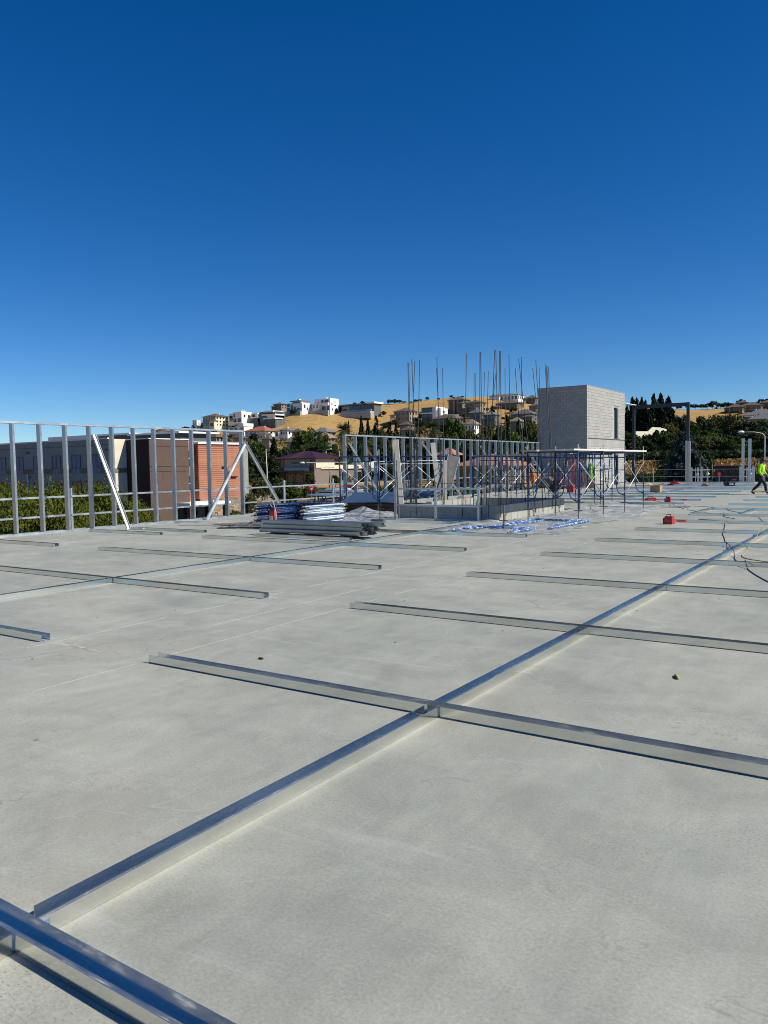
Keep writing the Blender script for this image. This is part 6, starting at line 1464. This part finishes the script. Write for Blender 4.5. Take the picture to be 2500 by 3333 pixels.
def car(label, px, d, ang, paint, suv=False, dz=0.0):
    p = polar(px, d); t = thing('parked_car', label, 'car', (p.x, p.y, p.z+.06+dz), R(ang), 'parked cars')
    key = (paint, suv)
    if key not in CARM:
        b, g, w = car_meshes(suv); CARM[key] = (b.mesh('car_body', paint, False), g.mesh('side_glass', 'glass'), w.mesh('windscreen', 'glass'), MB().tube([(0, -.11, 0), (0, .11, 0)], .34, 14).mesh('tyre', 'tyre'), MB().tube([(0, -.115, 0), (0, .115, 0)], .2, 10).mesh('rim', 'rim'))
    B = CARM[key]; link('body', B[0], t); link('side_window', B[1], t); link('windscreen', B[2], t)
    for x in (-1.35, 1.4):
        for y in (-.82, .82): wl = link('wheel', B[3], t, (x, y, .34)); link('rim', B[4], wl)
    for y in (-.6, .6):
        unit_box('headlight', 'trim_white', t, (2.12, y-.16, .62), (2.235, y+.16, .76)); unit_box('tail_light', 'sign_red', t, (-2.25, y-.14, .72), (-2.1, y+.14, .9))
    return t
car('white SUV parked behind the left scaffold', 1120, 168, 20, 'car_white', True)
car('second white car parked just behind the scaffold post', 1172, 160, 15, 'car_white')
car('silver car parked left of the white SUV', 1078, 172, 20, 'car_silver')
car('dark navy car in front of the white SUV', 1072, 140, 30, 'car_navy', True)
car('red car parked by the car wash wing', 1136, 186, 20, 'car_red')
car('pale blue car at the left side of the car wash', 897, 188, 10, 'car_blue')
car('dark car low behind the guard rail', 915, 92, 20, 'car_navy')
car('white car beyond the far railing left of the spruce', 2146, 118, -35, 'car_white')
car('black SUV behind the white car beyond the far railing', 2150, 140, -20, 'car_black', True)
car('dark car right of the tower foot', 2072, 135, -30, 'car_navy')
car('pale blue car near the flat-roofed shelter', 2418, 132, -20, 'car_blue', True)
for i, px in enumerate((1500, 1560, 1625, 1690)): car(f'car parked before the terracotta building, {ORD[i]} from the left', px, 172, 15, ('car_black', 'car_silver', 'car_white', 'car_red')[i], i % 2 == 0)
# ================================================================== POLES AND SIGNS
def lamp_post(label, px, ytop, d, base=None, arm=1.8, armdir=1, mat='white_metal', r=.09, head_=True, foot=False):
    p = polar(px, d); top = at(px, ytop, d).z; h = top-p.z
    t = thing('lamp_post', label, 'lamp post', p, YAW); 
    MB().tube([(0, 0, 0), (0, 0, h*.6), (0, 0, h-.5)], [r*1.2, r, r*.75], 8).build('pole', mat, t, smooth=True)
    if arm:
        MB().tube([(0, 0, h-.5), (armdir*arm*.12, 0, h-.2), (armdir*arm*.5, 0, h-.02), (armdir*arm, 0, h)], r*.6, 7).build('arm', mat, t, smooth=True)
        MB().tube([(armdir*arm, 0, h), (armdir*(arm+.15), 0, h+.01), (armdir*(arm+.6), 0, h), (armdir*(arm+.75), 0, h-.03)], [.07, .16, .15, .04], 8).build('lamp_head', 'white_metal', t, smooth=True)
    if foot: MB().tube([(0, 0, -.1), (0, 0, .75)], .3, 12).build('concrete_foot', 'kerb', t)
    return t
lamp_post('pale street lamp with a long curved arm near the right picture edge', 2489, 1405, 100, arm=2.4, armdir=-1, r=.06)
lamp_post('pale curved street lamp right of the car wash roof', 1062, 1462, 225, arm=1.0)
lamp_post('small street lamp seen between the far studs', 1498, 1438, 260, arm=.8)
lamp_post('dark parking lamp pole on a concrete foot behind the guard rail', 1021, 1506, 112, arm=1.3, armdir=-1, mat='frame_dark', r=.08, foot=True)
lamp_post('dark parking lamp pole on a white foot beyond the far railing', 2318, 1496, 128, arm=0, mat='frame_dark', r=.09, foot=True)
lamp_post('thin dark pole on the dry bank right of the tower', 2122, 1498, 150, arm=0, mat='frame_dark', r=.08)
lamp_post('pair-left dark pole on the dry bank near the worker', 2457, 1490, 150, arm=0, mat='frame_dark', r=.10)
lamp_post('pair-right dark pole on the dry bank near the worker', 2467, 1488, 150, arm=0, mat='frame_dark', r=.10)
lamp_post('thin dark pole beside the car wash wing', 1071, 1528, 190, arm=0, mat='frame_dark', r=.10)
p = polar(868, 150); top = at(862, 1466, 150).z; t = thing('flagpole', 'pale tapered flagpole left of the car wash', 'flagpole', p)
MB().tube([(0, 0, 0), (0, 0, (top-p.z)*.6), (-.1, 0, top-p.z)], [.14, .11, .05], 8).build('pole', 'raw_edge', t, smooth=True); MB().tube([(0, 0, top-p.z), (-.1, 0, top-p.z+.2)], .08, 6).build('finial', 'raw_edge', t)
p = polar(1012, 104); t = thing('yield_sign', 'red and white triangular yield sign in the parking lot', 'road sign', p, YAW)
zt = at(1012, 1590, 104).z-p.z
MB().tube([(0, 0, 0), (0, 0, zt)], .04, 6).build('post', 'zinc_brace', t)
MB().prism([(-.62, 0, .45), (.62, 0, .45), (0, 0, -.62)], (0, -.06, zt), (0, .03, 0)).build('plate', 'sign_red', t); MB().prism([(-.30, 0, .26), (.30, 0, .26), (0, 0, -.26)], (0, -.075, zt), (0, .012, 0)).build('white_field', 'sign_white', t)
text('YIELD', .16, (0, -.08, zt+.17), (R(90), 0, 0), 'sign_red', t)
p = polar(2395, 125); t = thing('stop_sign', 'small red sign beyond the far railing', 'road sign', p, YAW); zt = at(2340, 1543, 125).z-p.z
t.location = polar(2341, 125); MB().tube([(0, 0, 0), (0, 0, zt)], .04, 6).build('post', 'zinc_brace', t)
MB().prism([(.28*math.cos(R(22.5+45*k)), 0, .28*math.sin(R(22.5+45*k))) for k in range(8)], (0, -.06, zt), (0, .03, 0)).build('plate', 'sign_red', t)

# ================================================================== LABELS: order look-alikes from left to right
def order_labels():
    bpy.context.view_layer.update()
    by = {}
    for o in COL.objects:
        if o.parent is None and o.get('label') and o.get('group') and o.get('category') in ('tree', 'shrub', 'palm'): by.setdefault(o['label'], []).append(o)
    inv = M.inverted()
    for lab, L in by.items():
        if 1 < len(L) <= 24:
            def sx(o):
                v = inv @ o.matrix_world.translation; return v.x/max(1e-3, -v.z)
            L.sort(key=sx)
            for i, o in enumerate(L):
                w = 'leftmost' if i == 0 else 'rightmost' if i == len(L)-1 else ORD[i]+' from the left'
                new = f'{lab}, {w}'
                if len(new.split()) > 16: new = lab.replace('growing below the left deck edge ', 'below the deck ').replace('behind the reinforcing bars', 'behind the reinforcing bars')+', '+w
                o['label'] = new
order_labels()
